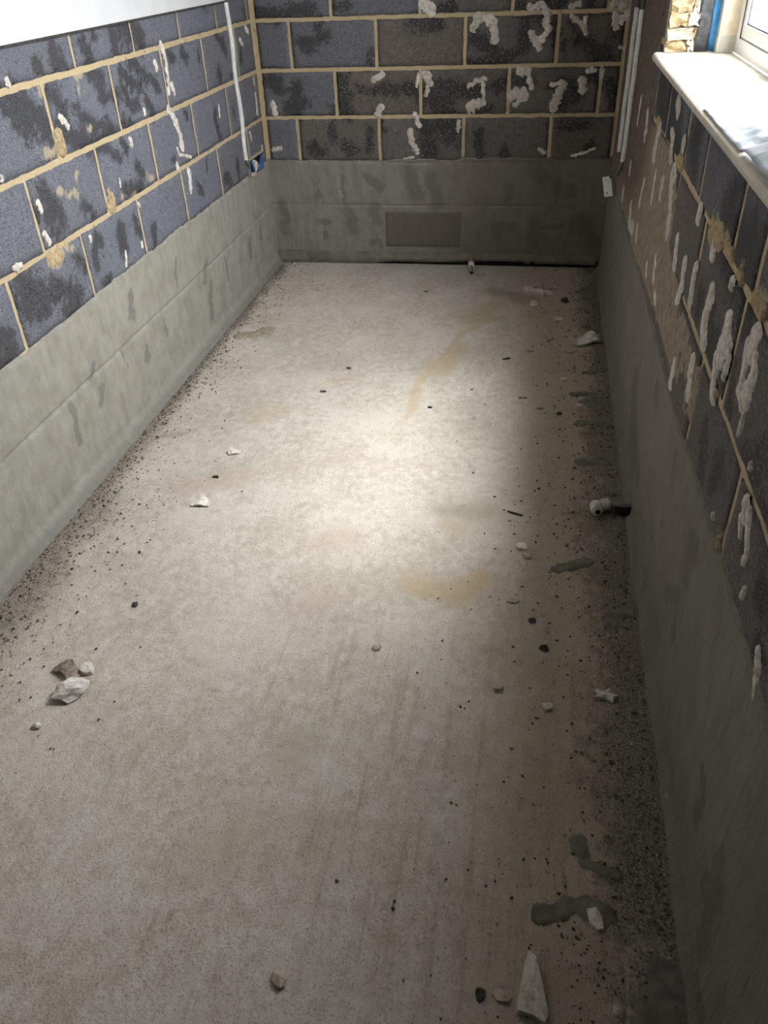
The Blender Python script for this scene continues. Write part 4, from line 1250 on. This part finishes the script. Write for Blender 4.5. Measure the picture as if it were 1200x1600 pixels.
tube('pipe', [e1, e1.lerp(Vector((1.875, -2.40, 0.026)), .4), (1.872, -2.402, 0.024)], [0.011, 0.0115, 0.0115], M_PIPEG, p)
tube('pipe_lagging', [(1.818, -2.402, 0.0145), (1.845, -2.41, 0.0165), (1.868, -2.412, 0.018)], [0.011, 0.015, 0.016], M_DARK, p)

# ------------------------------------------------------------------ loose plaster fragments on the floor
CHIPS = []
def chip(name, loc, size, mat, label, cat='debris', kind='slab', seed=0, rz=0.0, tilt=(0, 0), thick=0.35, group='loose fragments on the floor', pts=None):
    """size = (length along x, length along y, height)"""
    rr = random.Random(seed * 7 + 3)
    bm = bmesh.new()
    sx, sy, sz = size
    if kind == 'slab':
        if pts is None:
            n = 7 + seed % 3
            pts = [(math.cos(2 * math.pi * k / n + rr.uniform(-.25, .25)) * rr.uniform(.72, 1.08), math.sin(2 * math.pi * k / n + rr.uniform(-.25, .25)) * rr.uniform(.72, 1.08)) for k in range(n)]
        lo = [bm.verts.new((a * sx / 2 * rr.uniform(.9, 1), b * sy / 2 * rr.uniform(.9, 1), rr.uniform(0, .12) * sz)) for a, b in pts]
        hi = [bm.verts.new((a * sx / 2 * .93, b * sy / 2 * .93, sz * rr.uniform(.55, 1.0))) for a, b in pts]
        n = len(pts)
        ct = bm.verts.new((sx * rr.uniform(-.1, .1), sy * rr.uniform(-.1, .1), sz * rr.uniform(.85, 1.15)))
        for k in range(n):
            bm.faces.new((lo[k], lo[(k + 1) % n], hi[(k + 1) % n], hi[k])); bm.faces.new((hi[k], hi[(k + 1) % n], ct))
        bm.faces.new(lo[::-1])
    elif kind == 'chunk':
        bmesh.ops.create_icosphere(bm, subdivisions=2 if sx > 0.06 else 1, radius=1)
        for v in bm.verts:
            q = float(fbm(v.co.x * 2.1 + seed, v.co.y * 2.1 + v.co.z * 2.7 + seed, seed, 2))
            s = 0.45 + 1.05 * q
            v.co = Vector((v.co.x * s * sx / 2, v.co.y * s * sy / 2, (v.co.z * s + .8) * sz / 2))
            if v.co.z < 0: v.co.z = 0
    elif kind == 'bent':
        nu, nv = 9, 5
        g = {}
        for i in range(nu):
            for j in range(nv):
                a = i / (nu - 1) * 2 - 1; b = j / (nv - 1) * 2 - 1
                wv = 1 - 0.45 * abs(a) ** 2 + rr.uniform(-.12, .12)
                zz = sz * (0.5 + 0.5 * math.sin(a * 3.3 + seed)) * (0.7 + 0.3 * b) + rr.uniform(0, .15) * sz
                for l, dz in ((0, 0.0), (1, max(0.004, sz * .22))):
                    g[i, j, l] = bm.verts.new((a * sx / 2, b * wv * sy / 2 + .12 * sy * math.sin(a * 2.5 + seed), max(zz, 0) + dz))
        for i in range(nu - 1):
            for j in range(nv - 1):
                bm.faces.new((g[i, j, 1], g[i + 1, j, 1], g[i + 1, j + 1, 1], g[i, j + 1, 1]))
                bm.faces.new((g[i, j, 0], g[i, j + 1, 0], g[i + 1, j + 1, 0], g[i + 1, j, 0]))
        for i in range(nu - 1):
            bm.faces.new((g[i, 0, 0], g[i + 1, 0, 0], g[i + 1, 0, 1], g[i, 0, 1])); bm.faces.new((g[i, nv - 1, 0], g[i, nv - 1, 1], g[i + 1, nv - 1, 1], g[i + 1, nv - 1, 0]))
        for j in range(nv - 1):
            bm.faces.new((g[0, j, 0], g[0, j, 1], g[0, j + 1, 1], g[0, j + 1, 0])); bm.faces.new((g[nu - 1, j, 0], g[nu - 1, j + 1, 0], g[nu - 1, j + 1, 1], g[nu - 1, j, 1]))
    R = Matrix.Rotation(rz, 4, 'Z') @ Matrix.Rotation(tilt[0], 4, 'X') @ Matrix.Rotation(tilt[1], 4, 'Y')
    bmesh.ops.transform(bm, matrix=R, verts=bm.verts)
    mz = min(v.co.z for v in bm.verts)
    bmesh.ops.translate(bm, verts=bm.verts, vec=Vector((loc[0], loc[1], 0.0004 - mz + (loc[2] if len(loc) > 2 else 0))))
    o = bm_obj(name, bm, mat, None, False)
    CHIPS.append((loc[0], loc[1], 0.5 * max(sx, sy) + 0.008))
    return tag(o, label, cat, group)

F_ = 'plaster_fragment'
chip(F_, (0.425, -3.362), (0.080, 0.066, 0.040), M_CHIP, 'largest white plaster chunk, lying at the lower left of the floor', kind='chunk', seed=3, rz=0.5)
chip(F_, (0.376, -3.300), (0.085, 0.042, 0.022), M_CHIPBR, 'bent brown fragment just behind the largest white plaster chunk', kind='bent', seed=2, rz=-0.35)
chip(F_, (0.425, -3.285), (0.040, 0.055, 0.018), M_CHIP, 'pale flake beside the bent brown fragment, behind the white chunk', seed=5, rz=0.4)
chip(F_, (0.388, -3.477), (0.024, 0.017, 0.014), M_CHIP, 'tiny white crumb in front of the largest white plaster chunk', kind='chunk', seed=6)
chip(F_, (0.448, -2.511), (0.064, 0.050, 0.014), M_CHIP, 'white shell-like flake with dark underside, left of the floor centre', kind='bent', seed=8, rz=0.1)
chip(F_, (0.458, -2.179), (0.050, 0.034, 0.014), M_CHIP, 'slim white flake farther from the viewer than the shell-like flake', kind='bent', seed=9, rz=0.7)
chip('dark_chip', (0.443, -2.348), (0.030, 0.014, 0.008), M_STONE, 'thin dark chip between the two white flakes on the left', seed=4)
chip(F_, (1.164, -3.101), (0.024, 0.026, 0.013), M_CHIPB, 'single small pale pebble in the middle of the floor', kind='chunk', seed=11)
chip(F_, (1.491, -3.199), (0.030, 0.026, 0.018), M_CHIPB, 'pale rounded lump on the floor, left neighbour of the oblong flake', kind='chunk', seed=12)
chip(F_, (1.611, -3.244), (0.034, 0.022, 0.016), M_CHIP, 'pale oblong flake between the rounded lump and the star-shaped piece', kind='chunk', seed=13)
chip(F_, (1.586, -3.275), (0.018, 0.010, 0.006), M_CHIPB, 'sliver just in front of the pale oblong flake', seed=14)
star = [(1.1, .1), (.35, .3), (.3, 1.0), (-.2, .4), (-.9, .75), (-.6, .0), (-1.1, -.6), (-.1, -.4), (.5, -.9), (.55, -.3)]
chip(F_, (1.753, -3.190), (0.060, 0.046, 0.014), M_CHIP, 'star-shaped white flake near the right wall', seed=15, pts=star)
sq = [(.8, -.9), (1.0, .2), (.5, 1.0), (-.8, .9), (-.9, -.3), (-.1, -1.0)]
chip(F_, (1.704, -3.752), (0.030, 0.046, 0.010), M_CHIP, 'neat squarish white chip lying on the big slurry smear', seed=16, pts=sq, rz=0.2)
tri = [(-.35, 1.1), (.1, .9), (.55, .1), (.95, -.75), (.7, -1.0), (.1, -.85), (-.9, -.8), (-.75, -.1), (-.6, .6)]
chip(F_, (1.590, -3.895), (0.062, 0.118, 0.016), M_CHIP, 'big triangular white plaster shard at the lower right of the floor', seed=17, pts=tri, tilt=(0.05, 0.10))
chip(F_, (1.536, -3.912), (0.040, 0.040, 0.010), M_CHIPB, 'dull flat flake left of the big triangular shard', seed=18)
chip('dark_chip', (1.498, -3.918), (0.022, 0.028, 0.008), M_STONE, 'dark crumb left of the dull flake by the triangular shard', kind='chunk', seed=58)
chip(F_, (1.736, -3.908), (0.020, 0.028, 0.010), M_CHIPB, 'small pale crumb right of the big triangular shard', kind='chunk', seed=19)
chip(F_, (1.139, -3.950), (0.036, 0.034, 0.014), M_CHIPB, 'knobbly pale crumb at the very front of the floor', kind='chunk', seed=20)
chip(F_, (1.700, -3.665), (0.026, 0.030, 0.004), M_CHIPB, 'flat dusty flake between the two front slurry smears', seed=59)
chip(F_, (1.510, -2.868), (0.042, 0.028, 0.009), M_CHIPB, 'flat pale flake on its own, nearer than the pair by the elbow', seed=21)
chip(F_, (1.529, -2.622), (0.042, 0.036, 0.013), M_CHIP, 'left flake of the pair lying left of the pipe elbow', seed=22)
chip(F_, (1.547, -2.658), (0.038, 0.036, 0.012), M_CHIPB, 'right flake of the pair lying left of the pipe elbow', seed=23)
chip('wood_splinter', (1.502, -2.445), (0.060, 0.009, 0.007), M_STONE, 'dark splinter lying beside the olive stained patch', seed=24, rz=-0.35)
chip(F_, (1.762, -1.060), (0.130, 0.070, 0.034), M_CHIP, 'crumpled wide flake against the right wall, below the corner connector', kind='bent', seed=25, rz=0.2)
chip(F_, (1.568, -0.442), (0.105, 0.110, 0.022), M_CHIP, 'jagged white piece, biggest of the small heap by the end wall', seed=26, pts=star, rz=-0.5)
chip(F_, (1.545, -0.335), (0.075, 0.090, 0.014), M_CHIPB, 'dull flake at the back of the small heap by the end wall', kind='bent', seed=27)
chip(F_, (1.490, -0.400), (0.070, 0.080, 0.014), M_CHIP, 'leftmost flake of the small heap by the end wall', seed=28)
chip(F_, (1.606, -0.356), (0.060, 0.060, 0.013), M_CHIPB, 'rightmost flake of the small heap by the end wall', kind='bent', seed=29, rz=0.5)
chip(F_, (1.525, -0.598), (0.052, 0.072, 0.012), M_CHIP, 'smooth white flake just in front of the small heap', seed=30)
chip('dark_stone', (1.679, -0.547), (0.050, 0.070, 0.016), M_STONE, 'dark crumbly stone right of the small heap by the end wall', kind='chunk', seed=31)
chip(F_, (1.643, -0.790), (0.058, 0.050, 0.009), M_CHIP, 'flat white flake midway between the small heap and the crumpled flake', seed=32)
chip(F_, (1.599, -1.026), (0.040, 0.034, 0.008), M_CHIPB, 'narrow flake left of the crumpled wide flake', seed=33)
chip(F_, (1.515, -1.168), (0.044, 0.036, 0.008), M_CHIPB, 'small flake at the edge of the sunlit floor, far right side', seed=34)
chip(F_, (1.693, -1.166), (0.050, 0.036, 0.009), M_CHIPB, 'flat dusty flake just in front of the crumpled wide flake', seed=35)
chip(F_, (1.663, -1.458), (0.040, 0.030, 0.010), M_CHIP, 'small tilted white flake left of the farthest slurry smear', seed=36, rz=0.6, tilt=(0.1, 0.2))
chip('dark_chip', (1.501, -1.630), (0.040, 0.016, 0.006), M_CHIPBR, 'flat brown chip at the shadow edge, level with the slurry smears', seed=37)
chip('dark_chip', (1.569, -1.718), (0.032, 0.014, 0.006), M_CHIPBR, 'brown chip right of and nearer than the flat brown chip', seed=38)
chip('dark_stone', (1.646, -1.752), (0.026, 0.026, 0.010), M_STONE, 'small black stone left of the slurry smears', kind='chunk', seed=39)
chip(F_, (1.721, -1.680), (0.034, 0.028, 0.012), M_CHIP, 'bright white crumb between the second and third slurry smears', kind='chunk', seed=40)
chip(F_, (1.266, -0.820), (0.030, 0.030, 0.007), M_CHIPB, 'small flake on the far yellow stain', seed=41)
chip('dark_chip', (1.416, -1.266), (0.048, 0.012, 0.006), M_STONE, 'thin dark sliver on the bright floor edge, right of the yellow streak', seed=42, rz=0.4)
chip('dark_stone', (0.734, -1.428), (0.028, 0.030, 0.005), M_STONE, 'flat dark spot of stone on the bright far floor', kind='chunk', seed=43)
chip('dark_stone', (0.672, -1.657), (0.034, 0.024, 0.005), M_STONE, 'oval dark spot of stone nearer than the flat dark spot', kind='chunk', seed=44)
chip('dark_chip', (0.953, -0.463), (0.030, 0.016, 0.005), M_STONE, 'lone dark chip on the floor near the middle of the end wall', seed=45)
chip('dark_chip', (1.136, -1.752), (0.026, 0.014, 0.005), M_STONE, 'little dark chip beside the lower end of the yellow streak', seed=46)
chip(F_, (1.222, -0.190), (0.055, 0.050, 0.008), M_CHIPB, 'flat flake right beside the copper pipe stub', seed=47)
chip('dark_stone', (0.441, -3.027), (0.022, 0.020, 0.010), M_STONE, 'round dark pebble behind the bent brown fragment', kind='chunk', seed=48)
chip('dark_stone', (1.567, -2.942), (0.028, 0.024, 0.008), M_STONE, 'dark stone in front of the lone flat pale flake', kind='chunk', seed=49)
chip(F_, (1.597, -2.915), (0.018, 0.014, 0.006), M_CHIPB, 'pale speck right behind the dark stone on the shaded floor', kind='chunk', seed=50)
chip('dark_stone', (1.601, -3.043), (0.028, 0.026, 0.008), M_STONE, 'dark stone in front of the pale speck, among the grit', kind='chunk', seed=51)
crust = blob('mortar_crust', 'floor', [(0.135, -1.13), (0.20, -1.085), (0.245, -1.04)], 0.045, dab_mat('brown_crust', (0.27, 0.22, 0.155), (0.43, 0.37, 0.28)), None, 0.004, 520, base=0.0032, rag=1.0)
tag(crust, 'flat brown crust of mortar by the left wall foot', 'debris', 'loose fragments on the floor')
CHIPS.append((0.19, -1.09, 0.12))

# ------------------------------------------------------------------ grit along the walls: uncountable crumbs
def grit_mesh(name, n, place, mat, label, seed, smin, smax):
    rr = np.random.default_rng(seed)
    base = np.array([(1, 0, 0), (-1, 0, 0), (0, 1, 0), (0, -1, 0), (0, 0, 1), (0, 0, -.5)], float)
    tri = [(0, 2, 4), (2, 1, 4), (1, 3, 4), (3, 0, 4), (2, 0, 5), (1, 2, 5), (3, 1, 5), (0, 3, 5)]
    vs = []; fs = []
    xs, ys = place(rr, n)
    ok = np.ones(len(xs), bool)
    for cx, cy, cr in CHIPS: ok &= np.hypot(xs - cx, ys - cy) > cr
    xs, ys = xs[ok], ys[ok]
    for i in range(len(xs)):
        s = smin + (smax - smin) * rr.random() ** 4
        a = rr.random() * 6.28; ca, sa = math.cos(a), math.sin(a)
        q = base * rr.uniform(0.45, 1.35, (6, 3)) * s + rr.uniform(-0.25, 0.25, (6, 3)) * s * np.array([1.25, 0.9, 0.75])
        o = len(vs)
        for v in q: vs.append((xs[i] + v[0] * ca - v[1] * sa, ys[i] + v[0] * sa + v[1] * ca, 0.0010 + s * 0.3 + v[2]))
        fs += [(o + a_, o + b_, o + c_) for a_, b_, c_ in tri]
    o = mesh_obj(name, vs, fs, mat[0], None, None, False, origin=(0, 0, 0))
    o.data.materials.append(mat[1])
    o.data.polygons.foreach_set('material_index', [1 if (k // 8) % 9 == 0 else 0 for k in range(len(fs))])
    return tag(o, label, 'grit', None, 'stuff')
def left_place(rr, n):
    yy = -4.4 * rr.random(n); xx = 0.045 + rr.exponential(0.060 + 0.060 * np.clip((-yy - 1.6) / 1.5, 0, 1), n); k = xx < 0.6; return xx[k], yy[k]
def right_place(rr, n):
    yy = -4.4 * rr.random(n); xx = W - 0.035 - rr.exponential(0.085 + 0.05 * np.clip((-yy - 1.2) / 1.5, 0, 1), n); k = xx > 1.2; return xx[k], yy[k]
grit_mesh('floor_grit', 6500, left_place, (M_GRIT, M_CHIPB), 'dark grit and pale crumbs along the foot of the left wall', 1, 0.0011, 0.0052)
grit_mesh('floor_grit', 6500, right_place, (M_GRIT, M_CHIPB), 'dark grit and pale crumbs along the foot of the right wall', 2, 0.0011, 0.0056)
